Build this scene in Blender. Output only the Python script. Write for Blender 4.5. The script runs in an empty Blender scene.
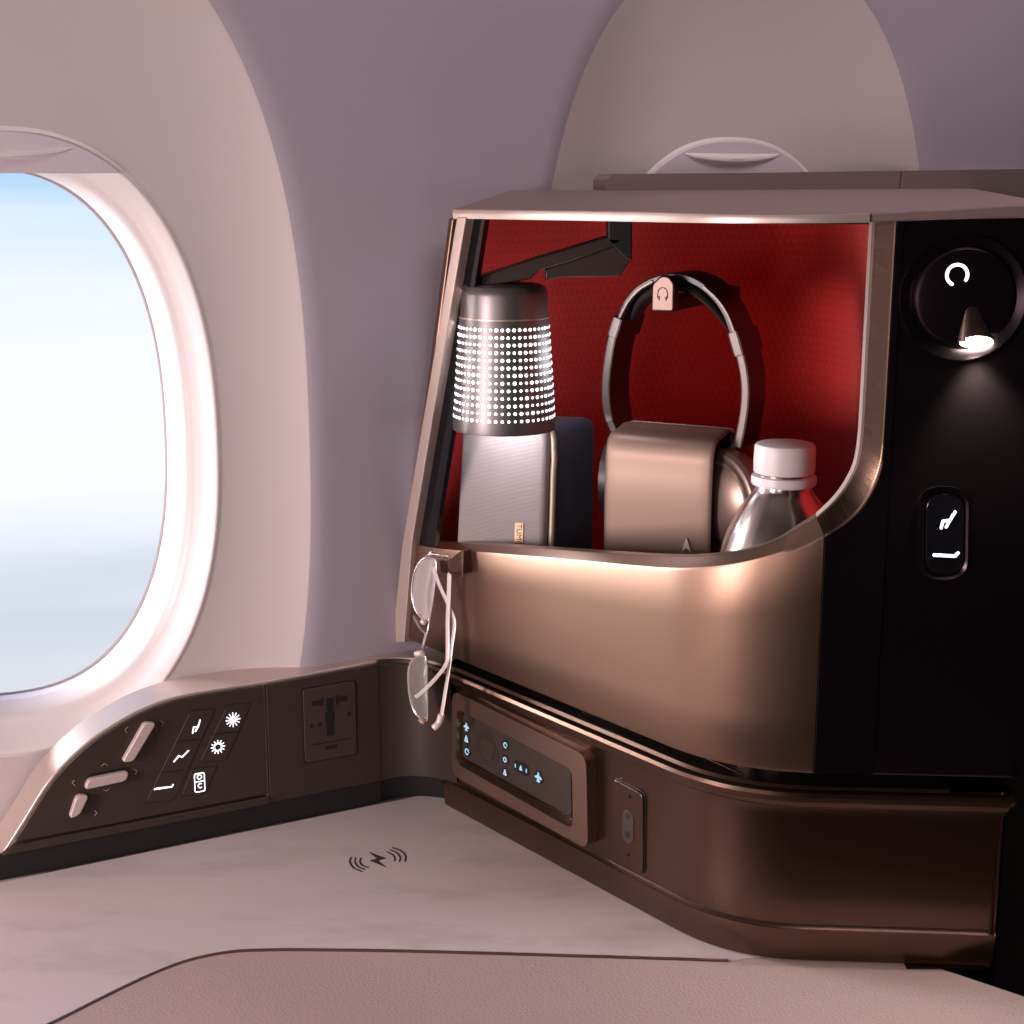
import bpy, bmesh, math, random
from mathutils import Vector, Matrix
random.seed(4)
PI = math.pi
# camera sits at the origin; heights are measured from eye level. Counter top lies 0.468 m below it.
F = 1500.0; PITCH = math.radians(12.5); CP, SP = math.cos(PITCH), math.sin(PITCH)
ZC = -0.468
col = bpy.context.scene.collection

def ray(x, y):
    dx = (x-512)/F; dy = (512-y)/F
    return Vector((dx, CP+dy*SP, -SP+dy*CP))
def P(x, y, Y):
    d = ray(x, y); return d*(Y/d.y)

class Fr:                                   # a local frame on a real surface
    def __init__(s, o, u, v, n=None):
        s.o = Vector(o); s.u = Vector(u).normalized(); s.v = Vector(v).normalized()
        s.n = Vector(n).normalized() if n else s.u.cross(s.v).normalized()
    def pt(s, a, b, c=0.0): return s.o + s.u*a + s.v*b + s.n*c
    def px(s, x, y, c=0.0):
        d = ray(x, y); o = s.o + s.n*c
        p = d*(o.dot(s.n)/d.dot(s.n)) - s.o
        return (p.dot(s.u), p.dot(s.v))
    def pl(s, pts, c=0.0): return [s.px(x, y, c) for x, y in pts]

# ------------------------------------------------------------------ materials
def mat(name, rgb, rough=0.5, metal=0.0, bump=None, var=None, emit=None, coat=0, spec=0.5, sheen=0):
    m = bpy.data.materials.new(name); m.use_nodes = True
    nt = m.node_tree; N = nt.nodes; L = nt.links; b = N['Principled BSDF']
    b.inputs['Base Color'].default_value = (*rgb, 1); b.inputs['Roughness'].default_value = rough
    b.inputs['Metallic'].default_value = metal; b.inputs['Coat Weight'].default_value = coat
    b.inputs['Specular IOR Level'].default_value = spec
    if sheen: b.inputs['Sheen Weight'].default_value = sheen
    if emit:
        b.inputs['Emission Color'].default_value = (*emit[0], 1); b.inputs['Emission Strength'].default_value = emit[1]
    if bump or var:
        tc = N.new('ShaderNodeTexCoord')
    if bump:                                # (scale, strength, distance)
        n = N.new('ShaderNodeTexNoise'); n.inputs['Scale'].default_value = bump[0]; n.inputs['Detail'].default_value = 4
        bp = N.new('ShaderNodeBump'); bp.inputs['Strength'].default_value = bump[1]; bp.inputs['Distance'].default_value = bump[2]
        L.new(tc.outputs['Object'], n.inputs['Vector']); L.new(n.outputs['Fac'], bp.inputs['Height']); L.new(bp.outputs['Normal'], b.inputs['Normal'])
    if var:                                 # (scale, colour2, lo, hi, stretch)
        mp = N.new('ShaderNodeMapping'); mp.inputs['Scale'].default_value = var[4]
        n = N.new('ShaderNodeTexNoise'); n.inputs['Scale'].default_value = var[0]; n.inputs['Detail'].default_value = 8; n.inputs['Roughness'].default_value = 0.65
        r = N.new('ShaderNodeMapRange'); r.inputs[1].default_value = var[2]; r.inputs[2].default_value = var[3]
        mx = N.new('ShaderNodeMix'); mx.data_type = 'RGBA'
        mx.inputs[6].default_value = (*rgb, 1); mx.inputs[7].default_value = (*var[1], 1)
        L.new(tc.outputs['Object'], mp.inputs['Vector']); L.new(mp.outputs['Vector'], n.inputs['Vector'])
        L.new(n.outputs['Fac'], r.inputs[0]); L.new(r.outputs[0], mx.inputs[0]); L.new(mx.outputs[2], b.inputs['Base Color'])
    return m
M = {}
M['rib'] = mat('wall_rib_shaded', (0.40, 0.345, 0.40), 0.5, bump=(300, 0.03, 0.001))  # darker and cooler than the alcoves: mood-light shade put into the colour
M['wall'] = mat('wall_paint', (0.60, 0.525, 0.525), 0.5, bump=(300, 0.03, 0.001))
M['trim'] = mat('window_plastic', (0.78, 0.72, 0.72), 0.35)
M['shade'] = mat('shade_plastic', (0.66, 0.59, 0.64), 0.4)
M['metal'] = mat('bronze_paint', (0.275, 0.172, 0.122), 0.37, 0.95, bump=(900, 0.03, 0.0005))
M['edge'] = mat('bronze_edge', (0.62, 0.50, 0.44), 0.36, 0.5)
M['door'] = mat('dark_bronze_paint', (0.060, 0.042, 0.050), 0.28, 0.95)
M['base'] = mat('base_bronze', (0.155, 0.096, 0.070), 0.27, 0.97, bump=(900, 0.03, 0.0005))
M['top'] = mat('top_panel', (0.30, 0.215, 0.205), 0.5, 0.3)
M['panel'] = mat('control_panel', (0.048, 0.032, 0.027), 0.42, 0.2)
M['button'] = mat('button_plastic', (0.060, 0.041, 0.035), 0.38, 0.2)
M['dark'] = mat('black_plastic', (0.008, 0.007, 0.008), 0.5)
M['gloss'] = mat('gloss_black', (0.006, 0.006, 0.008), 0.12)
M['paddle'] = mat('paddle_plastic', (0.62, 0.50, 0.46), 0.35, 0.15)
M['counter'] = mat('counter_stone', (0.69, 0.585, 0.58), 0.42, var=(9, (0.56, 0.465, 0.46), 0.52, 0.72, (1, 2.6, 1)), bump=(400, 0.06, 0.0006))
M['counter'].node_tree.nodes['Principled BSDF'].inputs['Specular IOR Level'].default_value = 0.35
M['trimline'] = mat('trim_metal', (0.24, 0.15, 0.12), 0.3, 0.8)
M['print'] = mat('printed_mark', (0.05, 0.03, 0.03), 0.6)
M['lit'] = mat('lit_icon', (0.9, 0.9, 0.95), 0.5, emit=((0.88, 0.93, 1.0), 1.5))
M['blue'] = mat('blue_icon', (0.3, 0.5, 0.6), 0.5, emit=((0.35, 0.62, 0.78), 0.55))
M['led'] = mat('led', (1, 1, 1), 0.5, emit=((0.93, 0.95, 1.0), 4.0))
M['readled'] = mat('reading_led', (1, 1, 1), 0.5, emit=((1.0, 0.97, 0.80), 40.0))
M['lamp'] = mat('lamp_metal', (0.24, 0.215, 0.215), 0.42, 0.8)
M['lamparm'] = mat('lamp_arm_metal', (0.05, 0.036, 0.032), 0.45, 0.3)
M['black'] = mat('headphone_black', (0.012, 0.009, 0.010), 0.35)
M['pad'] = mat('headphone_leather', (0.045, 0.036, 0.036), 0.4, bump=(500, .1, .001))
M['silver'] = mat('headphone_edge', (0.25, 0.205, 0.19), 0.42, 0.4)
M['bevel'] = mat('opening_bevel', (0.115, 0.080, 0.068), 0.36, 0.9)
M['cradle'] = mat('cradle_bronze', (0.27, 0.175, 0.13), 0.36, 0.85)
M['cup'] = mat('headphone_cup', (0.34, 0.24, 0.20), 0.35, 0.6)
M['case'] = mat('case_metallic', (0.33, 0.225, 0.175), 0.45, 0.45)
M['bottle'] = mat('bottle_steel', (0.55, 0.47, 0.44), 0.2, 0.95)
M['cap'] = mat('cap_plastic', (0.80, 0.70, 0.72), 0.4)
M['gold'] = mat('gold_metal', (0.62, 0.42, 0.28), 0.5, 0.6)
M['zip'] = mat('zip_tape', (0.50, 0.43, 0.33), 0.45, 0.5)
M['glasses'] = mat('glasses_metal', (0.86, 0.78, 0.76), 0.22, 0.85)
M['temple'] = mat('glasses_temple', (0.85, 0.76, 0.73), 0.35, 0.2)
M['lens'] = mat('mirror_lens', (0.92, 0.86, 0.84), 0.10, 0.88)
M['ceiling'] = mat('ceiling_paint', (0.5, 0.46, 0.48), 0.7)
M['cabin'] = mat('cabin_dark', (0.05, 0.04, 0.042), 0.7)

def glass():
    m = bpy.data.materials.new('window_glass'); m.use_nodes = True; nt = m.node_tree; N = nt.nodes; L = nt.links
    N.remove(N['Principled BSDF']); t = N.new('ShaderNodeBsdfTransparent'); t.inputs[0].default_value = (0.99, 0.985, 1, 1)
    g = N.new('ShaderNodeBsdfGlossy'); g.inputs['Roughness'].default_value = 0.03
    f = N.new('ShaderNodeFresnel'); f.inputs[0].default_value = 1.3; mx = N.new('ShaderNodeMixShader')
    L.new(f.outputs[0], mx.inputs[0]); L.new(t.outputs[0], mx.inputs[1]); L.new(g.outputs[0], mx.inputs[2])
    L.new(mx.outputs[0], N['Material Output'].inputs[0]); return m
M['glass'] = glass()

def fabric_red():
    m = mat('red_fabric', (0.5, 0.014, 0.012), 0.85, sheen=0.3); nt = m.node_tree; N = nt.nodes; L = nt.links; b = N['Principled BSDF']
    uv = N.new('ShaderNodeUVMap'); uv.uv_map = 'uv'
    sep = N.new('ShaderNodeSeparateXYZ'); L.new(uv.outputs[0], sep.inputs[0])
    def mth(op, a, c=None, v=None):
        n = N.new('ShaderNodeMath'); n.operation = op
        for i, q in enumerate((a, c)):
            if q is None: continue
            if isinstance(q, (int, float)): n.inputs[i].default_value = q
            else: L.new(q, n.inputs[i])
        return n.outputs[0]
    u = mth('MULTIPLY', sep.outputs[0], 160); v = mth('MULTIPLY', sep.outputs[1], 150)
    row = mth('FLOOR', v); fv = mth('FRACT', v)
    uu = mth('ADD', u, mth('MULTIPLY', row, 0.5)); fu = mth('FRACT', uu)
    tri = mth('MULTIPLY', mth('ABSOLUTE', mth('SUBTRACT', fu, 0.5)), 2)
    g = mth('GREATER_THAN', mth('SUBTRACT', 1.0, tri), fv)
    nz = N.new('ShaderNodeTexNoise'); nz.inputs['Scale'].default_value = 900; L.new(uv.outputs[0], nz.inputs['Vector'])
    fac = mth('MULTIPLY', mth('ADD', g, nz.outputs['Fac']), 0.5)
    mx = N.new('ShaderNodeMix'); mx.data_type = 'RGBA'; mx.inputs[6].default_value = (0.74, 0.022, 0.018, 1); mx.inputs[7].default_value = (0.54, 0.014, 0.012, 1)
    L.new(fac, mx.inputs[0]); L.new(mx.outputs[2], b.inputs['Base Color'])
    bp = N.new('ShaderNodeBump'); bp.inputs['Strength'].default_value = 0.35; bp.inputs['Distance'].default_value = 0.0006
    L.new(fac, bp.inputs['Height']); L.new(bp.outputs[0], b.inputs['Normal']); return m
M['red'] = fabric_red()

def knit(name, c1, c2, sc):
    m = mat(name, c1, 0.8, sheen=0.25); nt = m.node_tree; N = nt.nodes; L = nt.links; b = N['Principled BSDF']
    tc = N.new('ShaderNodeTexCoord'); w = N.new('ShaderNodeTexWave'); w.bands_direction = 'Z'; w.inputs['Scale'].default_value = sc
    w.inputs['Distortion'].default_value = 1.0; w.inputs['Detail Scale'].default_value = 0.3
    L.new(tc.outputs['Object'], w.inputs[0])
    r = N.new('ShaderNodeMix'); r.data_type = 'RGBA'; r.inputs[6].default_value = (*c1, 1); r.inputs[7].default_value = (*c2, 1)
    L.new(w.outputs['Fac'], r.inputs[0]); L.new(r.outputs[2], b.inputs['Base Color'])
    bp = N.new('ShaderNodeBump'); bp.inputs['Strength'].default_value = 0.4; bp.inputs['Distance'].default_value = 0.0005
    L.new(w.outputs['Fac'], bp.inputs['Height']); L.new(bp.outputs[0], b.inputs['Normal']); return m
M['knit'] = knit('grey_knit', (0.42, 0.35, 0.35), (0.31, 0.26, 0.27), 330)
M['navy'] = knit('navy_knit', (0.060, 0.054, 0.10), (0.036, 0.033, 0.066), 260)

def leather():
    m = mat('armrest_leather', (0.50, 0.375, 0.345), 0.5); nt = m.node_tree; N = nt.nodes; L = nt.links; b = N['Principled BSDF']
    tc = N.new('ShaderNodeTexCoord'); v = N.new('ShaderNodeTexVoronoi'); v.inputs['Scale'].default_value = 330; v.feature = 'DISTANCE_TO_EDGE'
    n = N.new('ShaderNodeTexNoise'); n.inputs['Scale'].default_value = 60
    bp = N.new('ShaderNodeBump'); bp.inputs['Strength'].default_value = 0.35; bp.inputs['Distance'].default_value = 0.0006
    L.new(tc.outputs['Object'], v.inputs['Vector']); L.new(v.outputs['Distance'], bp.inputs['Height']); L.new(bp.outputs[0], b.inputs['Normal']); return m
M['leather'] = leather()
M['carpet'] = mat('shell_fabric', (0.05, 0.035, 0.034), 0.9, var=(420, (0.02, 0.013, 0.013), 0.35, 0.65, (1, 1, 1)), bump=(420, .5, .001))

# ------------------------------------------------------------------ mesh helpers
def link(name, me, m, parent=None, sharp=35, wn=False):
    o = bpy.data.objects.new(name, me); col.objects.link(o)
    if m: me.materials.append(m)
    me.shade_smooth(); me.set_sharp_from_angle(angle=math.radians(sharp))
    if wn:
        md = o.modifiers.new('wn', 'WEIGHTED_NORMAL'); md.keep_sharp = True
    if parent: o.parent = parent
    return o
def from_bm(name, bm, m, parent=None, sharp=35, wn=False, recalc=True):
    if recalc: bmesh.ops.recalc_face_normals(bm, faces=bm.faces)
    me = bpy.data.meshes.new(name); bm.to_mesh(me); bm.free()
    return link(name, me, m, parent, sharp, wn)
def bevel(bm, w, seg=3, ang=30):
    if w <= 0: return
    bmesh.ops.recalc_face_normals(bm, faces=bm.faces)
    es = [e for e in bm.edges if len(e.link_faces) == 2 and e.calc_face_angle(0) > math.radians(ang)]
    bmesh.ops.bevel(bm, geom=es, offset=w, segments=seg, profile=0.5, affect='EDGES', clamp_overlap=True)
def add_prism(bm, fr, poly, c0, c1):
    a = [bm.verts.new(fr.pt(x, y, c0)) for x, y in poly]; b = [bm.verts.new(fr.pt(x, y, c1)) for x, y in poly]
    n = len(poly)
    bm.faces.new(a[::-1]); bm.faces.new(b)
    for i in range(n): bm.faces.new((a[i], a[(i+1) % n], b[(i+1) % n], b[i]))
def prism(name, fr, poly, c0, c1, m, parent=None, bev=0, seg=3):
    bm = bmesh.new(); add_prism(bm, fr, poly, c0, c1); bevel(bm, bev, seg, 50)
    return from_bm(name, bm, m, parent, 40, True)
def prisms(name, fr, polys, c0, c1, m, parent=None):
    bm = bmesh.new()
    for p in polys: add_prism(bm, fr, p, c0, c1)
    return from_bm(name, bm, m, parent, 40)
def ring(name, fr, outer, inner, c0, c1, ci, m, parent=None, cin=None):   # flat ring with inner wall down to ci and a floor
    bm = bmesh.new(); n = len(outer); cin = c1 if cin is None else cin
    L_ = [[bm.verts.new(fr.pt(x, y, c)) for x, y in p] for p, c in ((outer, c0), (outer, c1), (inner, cin), (inner, ci))]
    for A, B in zip(L_, L_[1:]):
        for i in range(n): bm.faces.new((A[i], A[(i+1) % n], B[(i+1) % n], B[i]))
    bm.faces.new(L_[3])
    es = [e for e in bm.edges if len(e.link_faces) == 2 and e.calc_face_angle(0) > 0.6 and len(e.verts) == 2 and (e.verts[0] in L_[1] and e.verts[1] in L_[1])]
    bmesh.ops.bevel(bm, geom=es, offset=0.0012, segments=3, profile=0.5, affect='EDGES')
    return from_bm(name, bm, m, parent, 40, True)
def rquad(pts, r, seg=5):                    # rounded polygon
    out = []; n = len(pts)
    for i in range(n):
        p = Vector(pts[i]); a = Vector(pts[i-1]); b = Vector(pts[(i+1) % n])
        da = (a-p); db = (b-p); ra = min(r, da.length*0.48, db.length*0.48)
        s = p+da.normalized()*ra; e = p+db.normalized()*ra
        for k in range(seg+1):
            t = k/seg; q = s*(1-t)**2+p*2*t*(1-t)+e*t*t; out.append((q.x, q.y))
    return out
def circ(cx, cy, r, n=32, ry=None):
    ry = ry or r
    return [(cx+r*math.cos(2*PI*i/n), cy+ry*math.sin(2*PI*i/n)) for i in range(n)]
def shrink(poly, d):
    cx = sum(p[0] for p in poly)/len(poly); cy = sum(p[1] for p in poly)/len(poly)
    w = max(p[0] for p in poly)-min(p[0] for p in poly); h = max(p[1] for p in poly)-min(p[1] for p in poly)
    return [(cx+(x-cx)*(1-2*d/w), cy+(y-cy)*(1-2*d/h)) for x, y in poly]
def pill(cx, cy, w, h, n=8):
    r = min(w, h)/2; out = []
    if w > h:
        c = [(cx+w/2-r, cy, -PI/2), (cx-w/2+r, cy, PI/2)]
    else:
        c = [(cx, cy+h/2-r, 0), (cx, cy-h/2+r, PI)]
    for x, y, a0 in c:
        for k in range(n+1): out.append((x+r*math.cos(a0+PI*k/n), y+r*math.sin(a0+PI*k/n)))
    return out
def strokes(polyl, w):                       # list of quads for a stroked polyline in 2-D, with round joints
    out = []
    for a, b in zip(polyl, polyl[1:]):
        a = Vector(a); b = Vector(b); d = (b-a)
        if d.length < 1e-9: continue
        d.normalize(); nn = Vector((-d.y, d.x))*w/2
        out.append([tuple(a-nn), tuple(b-nn), tuple(b+nn), tuple(a+nn)])
    for p in polyl: out.append(circ(p[0], p[1], w/2, 8))
    return out
def arcpts(cx, cy, r, a0, a1, n=16, ry=None):
    ry = ry or r
    return [(cx+r*math.cos(math.radians(a0+(a1-a0)*i/n)), cy+ry*math.sin(math.radians(a0+(a1-a0)*i/n))) for i in range(n+1)]
def grid(name, rows, m, parent=None, closed=False, caps=False, sharp=35, wn=False, uv=None):
    bm = bmesh.new(); V = [[bm.verts.new(p) for p in r] for r in rows]
    for a, b in zip(V, V[1:]):
        n = len(a)
        for i in range(n if closed else n-1): 
            f = (a[i], a[(i+1) % n], b[(i+1) % n], b[i])
            try: bm.faces.new(f)
            except ValueError: pass
    if caps: bm.faces.new(V[0][::-1]); bm.faces.new(V[-1])
    if uv:
        ul = bm.loops.layers.uv.new('uv'); idx = {}
        for i, r in enumerate(V):
            for j, v in enumerate(r): idx[v] = uv[i][j]
        for f in bm.faces:
            for l in f.loops: l[ul].uv = idx[l.vert]
    return from_bm(name, bm, m, parent, sharp, wn)
def lathe(name, o, axis, prof, m, parent=None, n=48, sharp=35, caps=True):
    ax = Vector(axis).normalized(); a = ax.orthogonal().normalized(); b = ax.cross(a)
    rows = [[Vector(o)+ax*h+(a*math.cos(2*PI*i/n)+b*math.sin(2*PI*i/n))*max(r, 1e-5) for i in range(n)] for r, h in prof]
    return grid(name, rows, m, parent, True, caps, sharp)
def tube(name, pts, r, m, parent=None, n=10, taper=None, flat=None):
    pts = [Vector(p) for p in pts]; rows = []
    up = None
    for i, p in enumerate(pts):
        t = (pts[min(i+1, len(pts)-1)]-pts[max(i-1, 0)]).normalized()
        if up is None: up = t.orthogonal().normalized() if flat is None else Vector(flat).normalized()
        a = (up-t*up.dot(t)).normalized(); b = t.cross(a); up = a
        rr = r if not taper else r*taper[i]
        fb = 1 if flat is None else 0.3
        rows.append([p+(a*math.cos(2*PI*k/n)+b*math.sin(2*PI*k/n)*fb)*rr for k in range(n)])
    return grid(name, rows, m, parent, True, True, 50)
def smooth(pts, k=6):                        # catmull-rom
    pts = [Vector(p) for p in pts]; out = []
    for i in range(len(pts)-1):
        p0 = pts[max(i-1, 0)]; p1 = pts[i]; p2 = pts[i+1]; p3 = pts[min(i+2, len(pts)-1)]
        for j in range(k):
            t = j/k
            out.append(0.5*((2*p1)+(p2-p0)*t+(2*p0-5*p1+4*p2-p3)*t*t+(3*p1-p0-3*p2+p3)*t**3))
    out.append(pts[-1]); return out
def hexa(name, b, t, m, parent=None, bev=0.01, seg=5, sub=None):   # b, t: 4 bottom, 4 top points
    bm = bmesh.new(); B = [bm.verts.new(p) for p in b]; T = [bm.verts.new(p) for p in t]
    bm.faces.new(B[::-1]); bm.faces.new(T)
    for i in range(4): bm.faces.new((B[i], B[(i+1) % 4], T[(i+1) % 4], T[i]))
    bevel(bm, bev, seg, 20)
    return from_bm(name, bm, m, parent, 45, True)
def box(name, lo, hi, m, parent=None, bev=0):
    x0, y0, z0 = lo; x1, y1, z1 = hi
    return hexa(name, [(x0, y0, z0), (x1, y0, z0), (x1, y1, z0), (x0, y1, z0)], [(x0, y0, z1), (x1, y0, z1), (x1, y1, z1), (x0, y1, z1)], m, parent, bev, 3)
def thing(name, loc, label, cat, group=None):
    o = bpy.data.objects.new(name, None); col.objects.link(o); o.location = loc; o.empty_display_size = 0.02
    tag(o, label, cat, group); return o
def tag(o, label, cat, group=None):
    o['label'] = label; o['category'] = cat
    if group: o['group'] = group
    return o
def struct(o): o['kind'] = 'structure'; return o
def fix_parents():                           # children were built in world space: keep them there
    for o in bpy.data.objects:
        r = o
        while r.parent: r = r.parent
        if o is not r and r.type == 'EMPTY' and o.parent is r:
            o.location = -r.location
EYE = Vector((0, 0, 0))

# ------------------------------------------------------------------ side wall with windows
WD = Vector((0.883, 0.469, 0)).normalized(); WN = Vector((WD.y, -WD.x, 0))      # along the wall, into the cabin
W = Fr((-0.333, 1.0, 0), WD, (0, 0, 1), WN)
PT = 0.585; ZW = -0.182
def sup(a, b, n, th):
    c, s = math.cos(th), math.sin(th); k = (abs(c/a)**n+abs(s/b)**n)**(-1/n); return k*c, k*s
NA = 160
TH = [2*PI*i/NA for i in range(NA)]
def wc(q):                                   # height of the panel surface; q = 0 at the trim, 1 at the alcove rim
    if q <= 1: return -0.004 + 0.026*q**2.0
    t = min((q-1)/0.06, 1); t2 = min(max((q-1)/0.5, 0), 1)
    return 0.022+0.0030*(1-(1-t)**2)+0.004*t2
bays = [-2, -1, 0, 1, 2]
def wall_mesh():
    bm = bmesh.new()
    zt, zb = 0.62, -0.95
    for k in bays:
        u0 = k*PT
        rows = []
        qs = [0, .1, .25, .45, .65, .82, .93, .98, 1.0, 1.02, 1.04, 1.06, 1.085, 1.12, 1.2, 1.32, 1.5]
        for q in qs:
            r = []
            for th in TH:
                ax, ay = sup(0.137, 0.214, 2.35, th); bx, by = sup(0.199, 0.364, 2.5, th)
                m_ = PT/2; mz = (zt-ZW) if math.sin(th) > 0 else (ZW-zb)
                kx = min(m_/max(abs(math.cos(th)), 1e-6), mz/max(abs(math.sin(th)), 1e-6)); ex, ey = kx*math.cos(th), kx*math.sin(th)
                if q <= 1: x, y = ax+(bx-ax)*q, ay+(by-ay)*q
                else:
                    x, y = bx*q, by*q
                    g = math.hypot(x, y); e = math.hypot(ex, ey)
                    if g > e: x, y = ex, ey
                r.append(bm.verts.new(W.pt(u0+x, ZW+y, wc(q if math.hypot(x, y) < math.hypot(ex, ey)-1e-9 else max(q, 1.2)))))
            rows.append(r)
        r = []
        for th in TH:
            mz = (zt-ZW) if math.sin(th) > 0 else (ZW-zb)
            kx = min((PT/2)/max(abs(math.cos(th)), 1e-6), mz/max(abs(math.sin(th)), 1e-6))
            r.append(bm.verts.new(W.pt(u0+kx*math.cos(th), ZW+kx*math.sin(th), 0.029)))
        rows.append(r)
        for ri, (a, b) in enumerate(zip(rows, rows[1:])):
            for i in range(NA):
                j = (i+1) % NA
                vs = [a[i], a[j], b[j], b[i]]
                if len({tuple(round(c, 6) for c in v.co) for v in vs}) < 3: continue
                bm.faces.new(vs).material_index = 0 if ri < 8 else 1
        # corner fill
        for sx in (1, -1):
            for (zz, sy) in ((zt, 1), (zb, -1)):
                pass
    bmesh.ops.remove_doubles(bm, verts=bm.verts, dist=1e-5)
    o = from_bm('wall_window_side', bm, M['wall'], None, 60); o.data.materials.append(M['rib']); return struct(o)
wall_mesh()
def hexw(name, u0, u1, z0, z1, c0, c1, m):
    return struct(prism(name, W, [(u0, z0), (u1, z0), (u1, z1), (u0, z1)], c0, c1, m))
hexw('trim_1', -1.49, 1.49, 0.60, 1.0, -0.01, 0.02, M['wall'])
hexw('trim_2', -1.49, 1.49, -1.2, -0.93, -0.01, 0.02, M['wall'])
hexw('floor', -1.49, 1.49, -1.25, -1.2, -0.01, 2.3, M['carpet'])
hexw('ceiling', -1.49, 1.49, 1.0, 1.05, -0.01, 2.3, M['ceiling'])
hexw('wall_rear', -1.53, -1.463, -1.25, 1.05, -0.01, 2.3, M['cabin'])
hexw('wall_front', 1.463, 1.53, -1.25, 1.05, -0.01, 2.3, M['cabin'])
hexw('wall_aisle', -1.53, 1.53, -1.25, 1.05, 2.3, 2.35, M['cabin'])

def supring(a, b, n, u0, c, dz=0): return [W.pt(u0+x, ZW+dz+y, c) for x, y in (sup(a, b, n, t) for t in TH)]
for idx, k in enumerate(bays):
    u0 = k*PT; dz = 0.0
    w = bpy.data.objects.new('window_%d' % (idx+1), None); col.objects.link(w); w.location = W.pt(u0, ZW, 0); w['kind'] = 'structure'
    prof = [(0.1415, 0.2165, 2.35, -0.0041), (0.1392, 0.2142, 2.35, -0.0031), (0.1382, 0.2132, 2.35, -0.0026), (0.1372, 0.2122, 2.35, -0.0028), (0.1364, 0.2114, 2.35, -0.0042),
            (0.1355, 0.2095, 2.35, -0.006), (0.132, 0.2055, 2.35, -0.013), (0.129, 0.202, 2.38, -0.019), (0.1262, 0.199, 2.4, -0.0225),
            (0.1252, 0.198, 2.4, -0.0250), (0.1232, 0.196, 2.4, -0.0255), (0.1205, 0.193, 2.4, -0.034), (0.1185, 0.191, 2.4, -0.048), (0.118, 0.19, 2.4, -0.065), (0.14, 0.21, 2.4, -0.066)]
    grid('window_frame', [supring(a, b, n, u0, c) for a, b, n, c in prof], M['trim'], w, True, False, 60)
    bm = bmesh.new(); bm.faces.new([bm.verts.new(p) for p in supring(0.1185, 0.191, 2.4, u0, -0.055)])
    from_bm('window_pane', bm, M['glass'], w)
    # outer casing that seals the gap behind the sidewall
    grid('casing', [supring(a, b, 2.35, u0, c) for a, b, c in ((0.145, 0.221, -0.004), (0.145, 0.221, -0.068), (0.117, 0.189, -0.068))], M['wall'], w, True, False, 60)
    # shade pulled a little way down
    zs = 0.004
    poly = [(x, y) for x, y in (sup(0.1378, 0.2126, 2.35, t) for t in TH) if ZW+y > zs]
    poly = [(u0+x, ZW+y) for x, y in poly]
    xe = poly[0][0]-u0+0.0012; poly = [(u0+xe, zs)]+poly+[(u0-xe, zs)]
    sh = prism('window_shade', W, poly, -0.009, -0.0012, M['shade'], w, 0.0005)
    # grip: a raised lens-shaped lip
    rows = []
    for i in range(25):
        t = -1+2*i/24; x = u0+0.048*t; e = max(1-t*t, 0.0)
        z1 = 0.0200 + 0.0006*t*t; z0 = z1-0.0058*e**0.7-0.0003
        rows.append([W.pt(x, z1+0.001, -0.0016), W.pt(x, z1-0.001*e, 0.0028*e-0.001), W.pt(x, (z0+z1)/2, 0.0050*e-0.001), W.pt(x, z0+0.0006*e, 0.0044*e-0.001), W.pt(x, z0, -0.0016)])
    grid('shade_grip', rows, M['trim'], sh, False, False, 60)

# ------------------------------------------------------------------ cabinet plan path
def make_path():
    p = [Vector((-0.0814, 1.0945)), Vector((0.1275, 0.8175+0.0135)), Vector((0.2915, 0.8205))]
    a, b, c = p; ta = 0.052
    s = b+(a-b).normalized()*ta; e = b+(c-b).normalized()*ta
    pts = [a+(s-a)*i/24 for i in range(24)]
    for i in range(25):
        t = i/24; pts.append(s*(1-t)**2+b*2*t*(1-t)+e*t*t)
    pts += [e+(c-e)*i/12 for i in range(1, 13)]
    return pts
PATH = make_path()
CUM = [0]
for a, b in zip(PATH, PATH[1:]): CUM.append(CUM[-1]+(b-a).length)
SL = CUM[-1]
NRM = []
for i in range(len(PATH)):
    t = (PATH[min(i+1, len(PATH)-1)]-PATH[max(i-1, 0)]).normalized(); NRM.append(Vector((t.y, -t.x)))
def C(s, o=0.0, z=None):
    s = min(max(s, 0), SL)
    for i in range(len(CUM)-1):
        if s <= CUM[i+1]+1e-12: break
    t = (s-CUM[i])/(CUM[i+1]-CUM[i]); p = PATH[i].lerp(PATH[i+1], t); n = NRM[i].lerp(NRM[i+1], t).normalized()
    q = p+n*o
    return q if z is None else Vector((q.x, q.y, z))
def spx(x, y, o=0.0):                        # pixel on the vertical surface offset by o -> (s, z)
    d = ray(x, y); best = None
    N_ = 900
    prev = None
    for i in range(N_+1):
        s = SL*i/N_; q = C(s, o); f = q.x*d.y-q.y*d.x
        if prev is not None and prev[1]*f <= 0:
            t = prev[1]/(prev[1]-f) if prev[1] != f else 0; s = prev[0]+(s-prev[0])*t; q = C(s, o)
            return s, d.z*q.y/d.y
        prev = (s, f)
    s = 0 if abs(C(0, o).x*d.y-C(0, o).y*d.x) < abs(f) else SL
    q = C(s, o); return s, d.z*q.y/d.y
def interp(tab, s):
    if s <= tab[0][0]: return tab[0][1]
    for (a, za), (b, zb) in zip(tab, tab[1:]):
        if s <= b: return za+(zb-za)*(s-a)/max(b-a, 1e-9)
    return tab[-1][1]
ZB = -0.342                                  # underside of the upper body
ZLIP = -0.3565
cab = thing('storage_cabinet', (0.12, 1.0, ZC), 'bronze coloured cabin storage cabinet with an open red lined niche and a dark rounded front', 'cabinet')

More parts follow.
